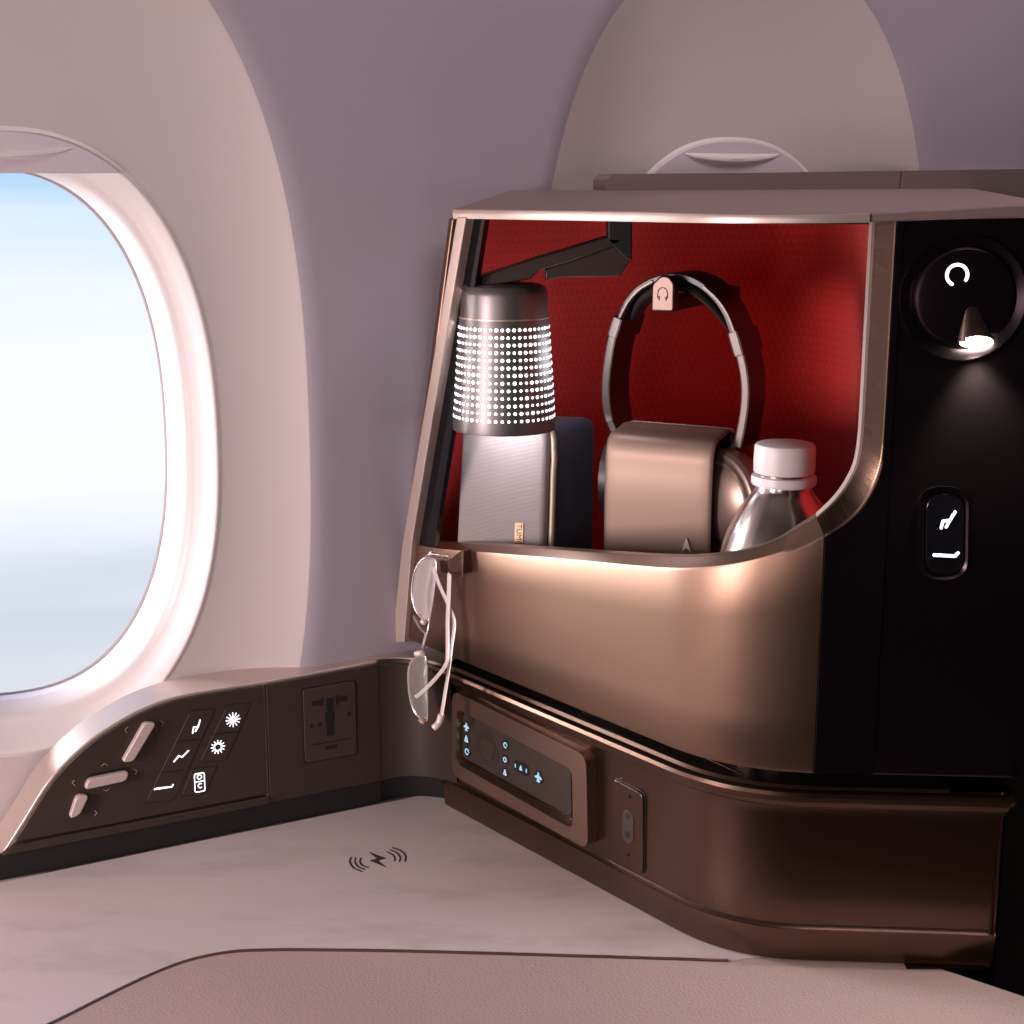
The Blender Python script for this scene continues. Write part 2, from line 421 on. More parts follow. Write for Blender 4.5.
# top lip
lip_t = sorted(spx(x, y, 0.004) for x, y in ((455, 209), (540, 210), (640, 211.3), (720, 213.5), (800, 213.6), (875, 212), (950, 208.5), (1015, 204.5)))
lip_b = sorted(spx(x, y, 0.004) for x, y in ((455, 218), (540, 219.6), (640, 221.3), (720, 222.6), (800, 222.6), (875, 222), (950, 219.5), (1015, 218)))
def zl(s): return interp(lip_b, s)
BK = Fr((0.0, 1.140, -0.0078), WD, (0, 0, 1), WN)
def back_pt(f, o=0, z=-0.0078):
    q = BK.pt(f*0.46, 0, o); return Vector((q.x, q.y, z))
rows = []
NS = 70
ST = spx(454, 212, 0.004)[0]
for i in range(NS+1):
    s = ST+(SL-ST)*i/NS; b, t = zl(s), interp(lip_t, s)
    q = C(s)
    f = max(0.0, min(1.0, ((s-ST)/(SL-ST))**1.1))
    bk = back_pt(f)
    fr_ = C(s, 0.0035, t); mid = fr_.lerp(bk, 0.5)
    rows.append([C(s, -0.012, b), C(s, 0.003, b), C(s, 0.004, b+0.001), C(s, 0.004, t-0.001), fr_, mid, bk, bk+Vector((0, 0, -0.012))])
top = grid('top_panel', rows, M['top'], cab, False, False, 25)
# thin light-coloured edge strip of the lip
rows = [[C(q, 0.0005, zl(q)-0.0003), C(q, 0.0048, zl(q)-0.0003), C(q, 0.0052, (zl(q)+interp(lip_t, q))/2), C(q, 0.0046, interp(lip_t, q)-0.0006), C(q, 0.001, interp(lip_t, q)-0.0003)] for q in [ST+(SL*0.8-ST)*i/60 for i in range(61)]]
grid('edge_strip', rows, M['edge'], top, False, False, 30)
# raised cap along the back
CF = Fr(BK.pt(0.075, 0, 0.006), WD, (0, 0, 1), WN)
bm = bmesh.new(); prof2 = [(0, -0.010), (0.0, 0.002), (0.008, 0.0105), (0.38, 0.0125), (0.38, -0.010)]
a0 = CF.px(607, 185); a1 = CF.px(613, 174); a2 = CF.px(740, 173.0); a3 = CF.px(1030, 169)
prism('rear_cap', CF, rquad([(a0[0], -0.012), (a0[0], a0[1]), (a1[0], a1[1])], 0.001)[:6] + [(a0[0]-0.0005, a0[1]+0.004), a1, a2, a3, (a3[0], -0.012)], -0.020, 0.0, M['top'], cab, 0.002)
sx = CF.px(899, 175)[0]
prism('cap_seam', CF, [(sx, -0.008), (sx+0.0006, -0.008), (sx+0.0026, a2[1]+0.0012), (sx+0.002, a2[1]+0.0012)], -0.02, 0.0003, M['dark'], cab)

# opening boundary and low front wall
EF = [(413, 546), (440, 549), (470, 551.5), (500, 554), (560, 559), (634, 566), (670, 568.5), (700, 568), (730, 565), (755, 560), (780, 553), (803, 546), (824, 535), (842, 524), (857, 511), (868, 496), (876, 479), (881.5, 459), (884, 430), (885.5, 396), (888, 302), (889.5, 240), (890, 224)]
EI = [(418, 541), (440, 542), (470, 543.5), (500, 545.5), (560, 549.5), (634, 554.5), (670, 556), (700, 555.5), (730, 552.5), (755, 547.5), (778, 539), (799, 527), (816, 517), (830, 505), (842, 491), (850, 478), (856, 464), (860, 443), (862, 420), (863.5, 385), (867, 302), (870, 240), (870.5, 224)]
DI = -0.011
ef = [spx(x, y, 0) for x, y in EF]; ei = [spx(x, y, DI) for x, y in EI]
ef[0] = (0.0, ef[0][1]); ei[0] = (0.0, ei[0][1])
def mono(L_):
    out = [L_[0]]
    for s, z in L_[1:]: out.append((max(s, out[-1][0]+2e-5), z))
    return out
def densify(L_, k=5):
    return [(p.x, p.y) for p in smooth([(s, z, 0) for s, z in L_], k)]
ef, ei = mono(densify(ef)), mono(densify(ei))
ef[-1] = (ef[-1][0], zl(ef[-1][0])+0.0005); ei[-1] = (ei[-1][0], zl(ei[-1][0])+0.0005)
SEAM = spx(822, 600)[0]
iseam = min(range(len(ef)), key=lambda i: abs(ef[i][0]-SEAM))
ZFL = -0.334
def body_rows(i0, i1):
    rows = []
    for i in range(i0, i1+1):
        s, z = ef[i]; si, zi = ei[i]
        r = [C(s, -0.03, ZB+0.001), C(s, -0.006, ZB), C(s, -0.001, ZB+0.001), C(s, 0, ZB+0.003)]
        r += [C(s, 0, ZB+0.003+(z-0.0016-ZB-0.003)*k/4) for k in range(1, 5)]
        r += [C(s*0.94+si*0.06, -0.0006, z*0.94+zi*0.06)]
        r += [C(si*0.9+s*.1, DI*0.9, zi*0.95+z*0.05), C(si, DI, zi), C(si, DI-0.0012, zi-0.0002), C(si, DI-0.010, zi-0.0003), C(si, DI-0.0115, zi-0.002), C(s, DI-0.0118, min(zi-0.004, ZFL+0.1) if zi > ZFL+0.11 else zi-0.01), C(s, DI-0.0118, ZFL)]
        rows.append(r)
    return rows
fb = grid('front_bin_wall', body_rows(0, iseam), M['metal'], cab, False, False, 40)
# dark door with rounded opening edge
rr = body_rows(iseam, len(ef)-1)
rr[0] = [p+Vector((0.0005, 0, 0)) for p in rr[0]]
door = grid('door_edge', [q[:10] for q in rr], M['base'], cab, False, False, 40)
grid('door_bevel', [q[8:12] for q in rr], M['bevel'], cab, False, False, 40)
grid('opening_edge', [q[10:14] for q in rr], M['edge'], cab, False, False, 40)  # paler bronze: the window light on this edge is put into the colour
grid('door_inner', [q[13:] for q in rr], M['base'], cab, False, False, 40)
s1 = ef[-1][0]
rows = []
for i in range(31):
    s = s1+(SL-s1)*i/30; z1 = zl(s)
    rows.append([C(s, -0.03, ZB+0.001), C(s, -0.006, ZB), C(s, -0.001, ZB+0.001), C(s, 0, ZB+0.003), C(s, 0, (z1+ZB)/2), C(s, 0, z1)])
e = C(SL); rad = 0.012
for k in range(1, 7):
    a = PI/2*k/6; q = Vector((e.x+rad*math.sin(a), e.y+rad*(1-math.cos(a))))
    rows.append([Vector((q.x, q.y, z)) for z in (ZB+0.001, ZB, ZB+0.001, ZB+0.003, (z1+ZB)/2, z1)])
rows.append([Vector((e.x+rad, 1.25, z)) for z in (ZB+0.001, ZB, ZB+0.001, ZB+0.003, (z1+ZB)/2, z1)])
dp = grid('door_panel', rows, M['door'], cab, False, False, 40)
# the dark skin of the door below the opening: a thin sheet over the edge piece
rows = []
for i in range(iseam, len(ef)):
    s, z = ef[i]; rows.append([C(s+0.0006, 0.0006, ZB+0.001)]+[C(s+0.0006, 0.0006, ZB+0.003+(z-0.0014-ZB-0.003)*k/5) for k in range(6)]+[C(s+.0006, 0.0, z-0.0010)])
rows.append([C(s1+0.004, 0.0006, ZB+0.001)]+[C(s1+0.004, 0.0006, ZB+0.003+(z-ZB-0.003)*k/5) for k in range(6)]+[C(s1+.004, 0.0, z)])
grid('door_skin', rows, M['door'], dp, False, False, 40)
# floor of the niche + underside
def poly_floor(name, z0, z1, off, m):
    front = [C(SL*i/40, off) for i in range(41)]
    back = [Vector((0.275, 1.27)), Vector((-0.075+0.883*.01, 1.1))]
    pts = [(p.x, p.y) for p in front]+[(0.286, 1.26), (-0.062, 1.106)]
    return prism(name, Fr((0, 0, 0), (1, 0, 0), (0, 1, 0), (0, 0, 1)), pts, z0, z1, m, cab)
poly_floor('niche_floor', ZB+0.0005, ZFL, -0.02, M['dark'])
# side panel with light front edge
pt0 = spx(455, 217, 0.001); A_t = P(457, 218, 1.092); A_b = P(401, 641, 1.0945)
def side_pt(t, fwd, out, z=None):            # t 0 bottom..1 top
    p = A_b.lerp(A_t, t)+Vector((WD.x, WD.y, 0))*fwd+Vector((-0.8, -0.6, 0))*0
    return p+Vector((-WN.x, -WN.y, 0))*out
def side_slab(name, f0, f1, o0, o1, m, bev, t0=0.0, t1=1.0):
    b = [side_pt(t0, f0, o0), side_pt(t0, f1, o0), side_pt(t0, f1, o1), side_pt(t0, f0, o1)]
    t = [side_pt(t1, f0, o0), side_pt(t1, f1, o0), side_pt(t1, f1, o1), side_pt(t1, f0, o1)]
    return hexa(name, b, t, m, cab, bev)
side_slab('side_panel', -0.0005, 0.02, 0.006, 0.013, M['metal'], 0.0015)
def slanted(name, pts, m, c0=0.0, parent=cab, th=0.003, bev=0.0008):
    fr = Fr(A_b, Vector((0.6, -0.8, 0)), (0, 0, 1), (-0.8, -0.6, 0))
    return prism(name, fr, fr.pl(pts), c0-th, c0, m, parent, bev)
slanted('side_edge', [(458, 217), (467, 217), (413, 541), (405, 642), (393, 643), (403, 546)], M['edge'], 0.001, th=0.012)
slanted('side_reveal', [(467, 217), (478, 217), (428, 541), (420, 641), (404, 642), (412, 541)], M['gloss'], -0.006, th=0.004, bev=0)

# red fabric liner: along the wall, then turning to the door
def liner():
    a = A_b+Vector((WD.x, WD.y, 0))*0.006+Vector((WN.x, WN.y, 0))*-0.001
    pts = []
    base = Vector((a.x, a.y)); d = Vector((WD.x, WD.y))
    k1 = base+d*0.315; corner = base+d*0.375; k2 = Vector((0.268, corner.y-0.10))
    n1 = 14
    for i in range(n1): pts.append(base+(k1-base)*i/n1)
    for i in range(17):
        t = i/16; pts.append(k1*(1-t)**2+corner*2*t*(1-t)+k2*t*t)
    end = Vector((0.262, 0.868))
    for i in range(1, 9): pts.append(k2+(end-k2)*i/8)
    return pts
LN = liner(); lc = [0]
for a, b in zip(LN, LN[1:]): lc.append(lc[-1]+(b-a).length)
rows = []; uvs = []
for p, l in zip(LN, lc):
    zr = [ZFL-0.003+(-0.0235-ZFL+0.003)*k/8 for k in range(9)]
    # left end leans with the side panel
    lean = max(0, 1-l/0.16)
    rows.append([Vector((p.x+lean*(A_t.x-A_b.x)*(k/8), p.y+lean*0.0, z)) for k, z in enumerate(zr)]); uvs.append([(l, z) for z in zr])
grid('red_lining', rows, M['red'], cab, False, False, 60, uv=uvs)
# niche ceiling and back shell
pts = [(p.x, p.y) for p in LN if p.x > A_t.x+0.02]+[(p.x, p.y) for p in [C(SL*0.95, -0.03), C(SL*0.7, -0.02), C(SL*0.5, -0.012), C(SL*0.25, -0.008), C(ST+0.02, -0.006)]]
prism('niche_ceiling', Fr((0, 0, 0), (1, 0, 0), (0, 1, 0), (0, 0, 1)), pts, -0.0245, -0.0225, M['dark'], cab)
BS = Fr(BK.pt(0, 0, 0), WD, (0, 0, 1), WN)
prism('back_shell', BS, [(-0.02, -0.335), (0.42, -0.335), (0.42, -0.001), (0.02, -0.001)], -0.020, -0.016, M['metal'], cab)

prism('plinth', Fr((0, 0, 0), (1, 0, 0), (0, 1, 0), (0, 0, 1)), [(0.18, 0.852), (0.297, 0.852), (0.297, 1.15), (0.18, 1.12)], -1.2, ZC-0.001, M['door'], cab)
# shadow gap neck between the body and its base
rows = []
for i in range(61):
    s = SL*i/60; rows.append([C(s, -0.034, ZB+0.002), C(s, -0.034, ZLIP+0.002)])
grid('gap_neck', rows, M['gloss'], cab, False, False, 60)
BPR = [(-0.04, ZLIP+0.0035), (-0.010, ZLIP+0.0035), (-0.0085, ZLIP+0.0015), (-0.006, ZLIP+0.0012), (-0.003, ZLIP+0.003), (-0.001, ZLIP+0.0022), (0.0, ZLIP), (-0.0008, ZLIP-0.003), (-0.0035, ZLIP-0.0045), (-0.0045, ZLIP-0.0075), (-0.0085, ZLIP-0.010), (-0.0100, ZLIP-0.016),
       (-0.0103, -0.425), (-0.0105, -0.440), (-0.0108, -0.4435), (-0.0095, -0.4450), (-0.0080, -0.4458), (-0.0080, -0.4480), (-0.0100, -0.466), (-0.011, ZC+0.0005), (-0.06, ZC+0.0003)]
rows = []
S0 = 0.036
for i in range(91):
    s = S0+(SL-S0)*i/90; rows.append([C(s, o, z) for o, z in BPR])
e2 = C(SL); rad = 0.008
for k in range(1, 9):
    a = PI/2*k/8
    rows.append([Vector((e2.x+(rad+o)*math.sin(a)+0.0*o, e2.y+rad-(rad+o)*math.cos(a), z)) if (rad+o) > 0 else Vector((e2.x+(rad+o)*0+ (o+rad)*math.sin(a), e2.y+rad-(rad+o)*math.cos(a), z)) for o, z in BPR])
rows.append([Vector((e2.x+rad+o, 1.25, z)) for o, z in BPR])
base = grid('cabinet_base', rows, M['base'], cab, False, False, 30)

# little bright piece of the niche hinge seen in the gap
tube('gap_trim', [C(spx(690, 770)[0]+k*0.01, -0.010-0.002*k, ZLIP+0.0125-0.0028*k) for k in range(0, 4)], 0.0009, M['base'], cab, 8)

# ---------------- things fitted in the base's left face: cradle, handset, socket plate
fb_o = C(0.20, -0.0101); t_ = (PATH[3]-PATH[0]).normalized()
tilt = 0.006
nn = Vector((t_.y, -t_.x, 0)); vv = (Vector((0, 0, 1))+nn*tilt).normalized()
FL = Fr((fb_o.x, fb_o.y, -0.40), (t_.x, t_.y, 0), vv)
FL.n = FL.u.cross(FL.v).normalized()
if FL.n.dot(nn) < 0: FL.n = -FL.n
def q4(fr, pts, r, c=0, seg=5): return rquad(fr.pl(pts, c), r, seg)
outer = q4(FL, [(457, 689), (591, 754), (593, 848), (456.5, 773)], 0.009, 0.004)
inner = q4(FL, [(461, 707), (577, 768), (578, 828), (461, 762)], 0.007, 0.004)
cr = ring('handset_cradle', FL, outer, inner, -0.006, 0.0085, -0.002, M['cradle'], cab)
lt = FL.px(579.5, 798, 0.0045); prism('cradle_latch', FL, pill(lt[0], lt[1], 0.006, 0.017), 0.0044, 0.0052, M['metal'], cr, 0.0004)
rem = thing('remote_control', FL.pt(*FL.px(515, 762), 0), 'slim brown entertainment handset with round dial and blue lit keys, lying in its bronze cradle', 'remote control')
ro = q4(FL, [(462.5, 711.5), (569.5, 766), (571, 818), (461, 757)], 0.005, 0.003)
prism('handset_body', FL, ro, -0.0028, 0.0025, M['button'], rem, 0.0008)
def rbut(x, y, r, m, icon=None):
    a, b = FL.px(x, y, 0.0026)
    k = prism('remote_button', FL, circ(a, b, r, 24), 0.0022, 0.0031, M['dark'], rem, 0.0003)
    if icon: prisms('button_icon', FL, [[(a+px_*r, b+py_*r) for px_, py_ in s] for s in icon], 0.0031, 0.0034, m, k)
plane = [[(-.15, .8), (.15, .8), (.2, -.7), (-.2, -.7)], [(-.75, .1), (0, .45), (.75, .1), (.75, -.15), (-.75, -.15)], [(-.4, -.4), (.4, -.4), (.3, -.7), (-.3, -.7)]]
bell = strokes([(-.4, -.4), (0, .6), (.4, -.4), (-.4, -.4)], .3)
hook_i = strokes(arcpts(0, 0, .5, 0, 300, 10), .25)
for (x, y), ic, mm in (((467, 727), plane, 'blue'), ((467, 739), bell, 'blue'), ((467.6, 751.5), hook_i, 'blue')): rbut(x, y, 0.0042, M[mm], ic)
for (x, y), ic in (((506, 745), hook_i), ((505.6, 759.5), strokes(arcpts(0, 0, .45, 0, 360, 10), .25)), ((505.6, 772.5), bell)): rbut(x, y, 0.0036, M['blue'], ic)
rbut(539, 777.5, 0.0048, M['blue'], plane)
a, b = FL.px(487.5, 749, 0.0026)
dial = prism('remote_dial', FL, circ(a, b, 0.0135, 40, 0.0135), 0.0020, 0.0028, M['panel'], rem, 0.0003)
prism('dial_centre', FL, circ(a, b, 0.0080, 36), 0.0028, 0.0034, M['button'], dial, 0.0003)
a, b = FL.px(521.5, 768, 0.0026)
rk = prism('rocker_button', FL, pill(a, b, 0.018, 0.0085), 0.0022, 0.0031, M['dark'], rem, 0.0003)
prisms('button_icon', FL, [[(a+q*0.003, b+r_*0.003) for q, r_ in s] for s in bell]+[pill(a-0.0062, b, 0.001, 0.003), pill(a+0.0062, b, 0.001, 0.003)], 0.0031, 0.0034, M['blue'], rk)
# audio and charging plate
so = q4(FL, [(612.8, 778), (643.5, 794), (643, 875), (611.5, 855)], 0.005, 0.0015)
prism('plate_gap', FL, [(x*1.0, y) for x, y in shrink(so, -0.0008)], -0.006, 0.0006, M['dark'], cab, 0.0003)
pl_ = prism('socket_plate', FL, so, -0.006, 0.0022, M['base'], cab, 0.0008)
def hole(fr, x, y, r, c, parent, name='socket_hole', m=None):
    a, b = fr.px(x, y, c); return prism(name, fr, circ(a, b, r, 16), c-0.001, c+0.0002, m or M['dark'], parent)
a, b = FL.px(628, 827, 0.0022); prism('jack_surround', FL, pill(a, b, 0.0105, 0.023), 0.0018, 0.0026, M['button'], pl_, 0.0003)
for x, y, r in ((628.3, 797, .0014), (628, 816.5, .0019), (627.6, 835, .0027), (627, 855, .0014)): hole(FL, x, y, r, 0.0026, pl_)

# ---------------- door fittings: reading light and seat switch
tR = (PATH[-1]-PATH[-6]).normalized()
FRt = Fr((C(SL-0.08).x, C(SL-0.08).y, 0), (tR.x, tR.y, 0), (0, 0, 1), (tR.y, -tR.x, 0))
a, b = FRt.px(963, 298, 0.002)
rl = ring('reading_light', FRt, circ(a, b, 0.0338, 64), circ(a+0.001, b, 0.0282, 64), -0.001, 0.0025, -0.002, M['door'], cab, cin=0.0005)
a2_, b2_ = FRt.px(965, 297, 0.003)
disc = lathe('light_disc', FRt.pt(a2_, b2_, 0), FRt.n, [(0.0265, -0.001), (0.0265, 0.003), (0.0255, 0.0042), (0.024, 0.0046), (0, 0.0050)], M['door'], rl, 64)
a, b = FRt.px(957.5, 275, 0.006)
prisms('power_symbol', FRt, strokes(arcpts(a, b, 0.0055, -30, 245, 24), 0.0017), 0.0049, 0.0054, M['lit'], rl)
# scooped lens mount with the bright emitter
a, b = FRt.px(970, 326, 0.005); ae, be = FRt.px(977, 342, 0.006)
rows = []
for i in range(13):
    t = i/12; cx = a+(ae-a)*t; cy = (b+0.012)+(be-(b+0.012))*t; wd = 0.0015+0.0085*t**0.8
    rows.append([FRt.pt(cx+wd*math.cos(PI*k/12), cy, 0.0046+0.0045*t*math.sin(PI*k/12)) for k in range(13)])
grid('lens_hood', rows, M['bevel'], rl, False, False, 60)
em = lathe('light_emitter', FRt.pt(ae, be, 0.0045), FRt.n*1+Vector((0, 0, -0.5)), [(0.0001, -0.001), (0.0066, -0.001), (0.0072, 0.001), (0.0048, 0.0034), (0.0001, 0.0046)], M['readled'], rl, 24)
for v in em.data.vertices: 
    d = v.co-FRt.pt(ae, be, 0.0045); v.co = v.co - Vector((0, 0, 1))*d.z*0.45 + FRt.u*d.dot(FRt.u)*0.25
a, b = FRt.px(944, 533, 0.003)
o_ = rquad(FRt.pl([(919, 487), (969, 487), (968, 580), (918, 580)], 0.003), 0.0125, 8); i_ = rquad(FRt.pl([(925.5, 493), (967, 493), (965.5, 577), (925, 577)], 0.003), 0.0105, 8)
sw = ring('seat_switch', FRt, o_, i_, -0.001, 0.0022, -0.0005, M['door'], cab, cin=0.001)
prism('switch_face', FRt, shrink(i_, 0.0008), -0.0006, 0.0016, M['gloss'], sw, 0.0008)
def mark(fr, polylines, w, c, parent, name='lit_symbol', m=None):
    ps = []
    for pl2 in polylines: ps += strokes(fr.pl(pl2, c), w)
    return prisms(name, fr, ps, c, c+0.0004, m or M['lit'], parent)
mark(FRt, [[(955, 512), (950, 520), (943, 521), (941, 528)], [(950, 520), (946, 527)]], 0.0016, 0.0016, sw)
mark(FRt, [[(934, 555), (955, 556), (958, 553)]], 0.0018, 0.0016, sw)
# door seam
rows = [[C(SEAM-0.0003, 0.0009, z), C(SEAM+0.0004, 0.0009, z)] for z in (ZB+0.001, ef[iseam][1]-0.001)]
grid('door_seam', rows, M['dark'], cab)

# ------------------------------------------------------------------ side console in front of the wall
d_c = Vector((0.883, 0.469, 0)).normalized()
K = Fr((-0.3515, 0.95, 0), d_c, (0, 0, 1), (d_c.y, -d_c.x, 0))
con = thing('side_console', (-0.2, 1.03, ZC), 'long bronze side ledge with dark control panel and power socket under the big window', 'console')
inner_px = [(-30, 888), (0, 856), (20, 826), (50, 779.5), (83, 746), (116, 723), (149, 706), (183, 695), (232, 686.5), (266, 681.5), (340, 668), (378, 660.5)]
cs = [(p.x, p.y) for p in smooth([(*K.px(x, y, 0.004), 0) for x, y in inner_px], 6)]
xr = cs[-1][0]; ztop = cs[-1][1]
outl = cs+[(xr, ZC), (cs[0][0], ZC)] if cs[0][1] > ZC+0.001 else [c for c in cs if c[1] > ZC+0.001]+[(xr, ZC)]
bm = bmesh.new(); add_prism(bm, K, outl, -0.033, 0.003); bevel(bm, 0.0012, 3, 50)
cb = from_bm('console_body', bm, M['edge'], con, 40, True)
# face panels
def clip_face(u0, u1, zlo, d):               # strip of the outline between u0 and u1, inset by d from the curve
    up = [c for c in cs if u0-1e-6 <= c[0] <= u1+1e-6]
    return up
useam = K.px(267, 740, 0.006)[0]
zled = [K.px(x, y, 0.006) for x, y in ((13, 843), (269, 794))]
def zline(u): return zled[0][1]+(zled[1][1]-zled[0][1])*(u-zled[0][0])/(zled[1][0]-zled[0][0])
def at_u(u):
    for a, b in zip(cs, cs[1:]):
        if a[0] <= u <= b[0]: return a[1]+(b[1]-a[1])*(u-a[0])/(b[0]-a[0])
    return cs[-1][1]
def offs(lst, d):
    out = []
    for i, p in enumerate(lst):
        a = Vector(lst[max(i-1, 0)]); b = Vector(lst[min(i+1, len(lst)-1)]); t = (b-a).normalized(); out.append((p[0]+t.y*d, p[1]-t.x*d))
    return out
ins = offs(cs, 0.0022)
left = [p for p in ins if p[0] <= useam-0.0012 and p[1] > zline(p[0])+0.0005]
cp = left+[(useam-0.0012, at_u(useam)-0.0022), (useam-0.0012, zline(useam))]
if left: cp = cp+[(left[0][0]-0.0005, zline(left[0][0]))]
pan = prism('control_panel', K, cp, 0.002, 0.0062, M['panel'], con, 0.0006)
zt0 = K.px(269, 803, 0.006)[1]-zline(useam)
led = [p for p in ins if p[0] < left[0][0]+0.001 and p[1] > zline(p[0])+zt0]
lx = left[0][0]-0.0006
ledge = [(lx-0.010, zline(lx)+zt0), (lx, zline(lx)-0.0012), (useam-0.0012, zline(useam)-0.0012), (useam-0.0012, zline(useam)+zt0)]
prism('lower_ledge', K, ledge, 0.002, 0.0085, M['panel'], con, 0.001)
K_zs = K.px(340, 789, 0.006)[1]
prism('socket_panel', K, [(useam+0.0008, at_u(useam)-0.0022), (xr, at_u(xr)-0.0022), (xr, K_zs), (useam+0.0008, K_zs)][::-1], 0.002, 0.0062, M['panel'], con, 0.0006)
prism('console_toe', K, [(-0.06, ZC+0.0002), (xr, ZC+0.0002), (xr, K_zs-0.0006), (useam+0.0008, K_zs-0.0006), (useam-0.0012, zline(useam)+zt0-0.0004), (lx-0.010, zline(lx)+zt0-0.0004)], 0.0, 0.0042, M['dark'], con)
# inner corner sweeping round into the cabinet base
k0 = K.pt(xr, 0, 0.006); pth = []
b0 = Vector((k0.x, k0.y)); dd = Vector((d_c.x, d_c.y))
pe = C(0.052, -0.004); td = (PATH[1]-PATH[0]).normalized()
# intersection of the two lines
den = dd.x*td.y-dd.y*td.x; tt = ((pe.x-b0.x)*td.y-(pe.y-b0.y)*td.x)/den; cn = b0+dd*tt
for i in range(17):
    t = i/16; pth.append(b0*(1-t)**2+cn*2*t*(1-t)+pe*t*t)
rows = []
for i, p in enumerate(pth):
    t = (pth[min(i+1, 16)]-pth[max(i-1, 0)]).normalized(); n_ = Vector((t.y, -t.x)); f = i/16
    zt1 = ztop*(1-f)+(ZLIP)*f; zm = K_zs*(1-f)+(-0.4455)*f
    r = [(p+n_*-0.004*0, zt1-0.0022, 0), (p, zm, 0)]
    def V3(o, z): q = p+n_*o; return Vector((q.x, q.y, z))
    o1 = -0.003+0.0*f
    rows.append([V3(-0.05*(1-f)-0.012*f, zt1+0.0002), V3(-0.004, zt1+0.0002), V3(-0.0025, zt1-0.0005), V3(-0.002, zt1-0.0022), V3(0.0, zt1-0.0034), V3(-0.006*f, zm), V3(-0.002-0.012*f, zm-0.001), V3(-0.0022-0.02*f, ZC+0.0003)])
grid('console_corner', [r_[:6] for r_ in rows], M['panel'], con, False, False, 30)
grid('corner_toe', [r_[5:] for r_ in rows], M['dark'], con, False, False, 30)
r2 = [[q[0]+Vector((0, 0, .0004)), q[1]+Vector((0, 0, .0006)), q[2]+Vector((0, 0, .0002))] for q in rows]
pl_pts = [(-0.001, 0), (0, 0)]
prism('corner_cap', Fr((0, 0, 0), (1, 0, 0), (0, 1, 0), (0, 0, 1)), [(p.x, p.y) for p in [q[1] for q in rows]]+[(p[0], p[1]) for p in [(C(0.05, -0.03).x, C(0.05, -0.03).y), (A_b.x+0.03, A_b.y+0.012), (K.pt(xr, 0, -0.033).x+0.02, K.pt(xr, 0, -0.033).y+0.01), (K.pt(xr, 0, -0.033).x, K.pt(xr, 0, -0.033).y)]], ztop-0.004, ztop+0.0003, M['edge'], con)

# icons and buttons on the control panel (panel surface at 0.0062)
CPN = 0.0064
def zpx(lst): return [(60+x/4.655, 690+y/4.655) for x, y in lst]
def zq(pts, r, c=CPN): return rquad(K.pl(zpx(pts), c), r)
def slab(name, pts, r, parent=con, m=None, c1=0.0068):
    g = zq(pts, r); o = prism(name+'_groove', K, shrink(g, -0.0006), 0.0055, 0.0064, M['dark'], parent)
    return prism(name, K, g, 0.0055, c1, m or M['panel'], parent, 0.0003)
b1 = slab('seat_position_keys', [(608, 97), (722, 90), (530, 512), (398, 525)], 0.003)
b2 = slab('lighting_keys', [(780, 72), (888, 62), (772, 325), (648, 338)], 0.003)
b3 = slab('privacy_key', [(615, 368), (732, 355), (672, 485), (566, 492)], 0.002)
def zmark(lines, w, parent, m=None, name='lit_symbol', c=0.0068): return mark(K, [zpx(l) for l in lines], w, c, parent, name, m)
zmark([[(652, 140), (642, 172), (622, 172), (617, 200)], [(642, 172), (630, 192)]], 0.0009, b1)
zmark([[(530, 333), (552, 306), (568, 312), (598, 282)], [(552, 306), (545, 318)]], 0.0009, b1)
zmark([[(440, 462), (520, 450), (526, 440)], [(448, 458), (500, 452)]], 0.0009, b1)
for (cx, cy, r0, r1, inner) in ((805, 138, 0, 0.0024, 1), (735, 265, 0.0024, 0.0036, 0)):
    a, b = K.px(60+cx/4.655, 690+cy/4.655, 0.0068); ps = []
    if inner: ps.append(circ(a, b, 0.0025, 20)); rs, re = 0.0032, 0.0052
    else: ps += strokes(arcpts(a, b, 0.0028, 0, 360, 18), 0.0009); rs, re = 0.0038, 0.0050
    for k in range(12):
        an = 2*PI*k/12; ps += strokes([(a+rs*math.cos(an), b+rs*math.sin(an)), (a+re*math.cos(an), b+re*math.sin(an))], 0.0006)
    prisms('lit_symbol', K, ps, 0.0068, 0.0072, M['lit'], b2)
a, b = K.px(60+650/4.655, 690+430/4.655, 0.0068)
ps = []
rc = rquad([(a-.0036, b-.0070), (a+.0036, b-.0070), (a+.0036, b+.0070), (a-.0036, b+.0070)], .0015)
ps += strokes(rc+[rc[0]], 0.0006); ps += strokes(arcpts(a, b+.0042, 0.0016, 0, 360, 12), .0005); ps += strokes(arcpts(a+0.0004, b-.0025, 0.0016, 60, 300, 10), .0006); ps += strokes([(a-.003, b+.0008), (a+.003, b+.0008)], .0006)
prisms('lit_symbol', K, ps, 0.0068, 0.0072, M['lit'], b3)
zmark([[(548, 238), (648, 230)], [(476, 385), (575, 372)]], 0.0004, b1, M['dark'], 'key_division')
zmark([[(714, 205), (820, 195)]], 0.0004, b2, M['dark'], 'key_division')
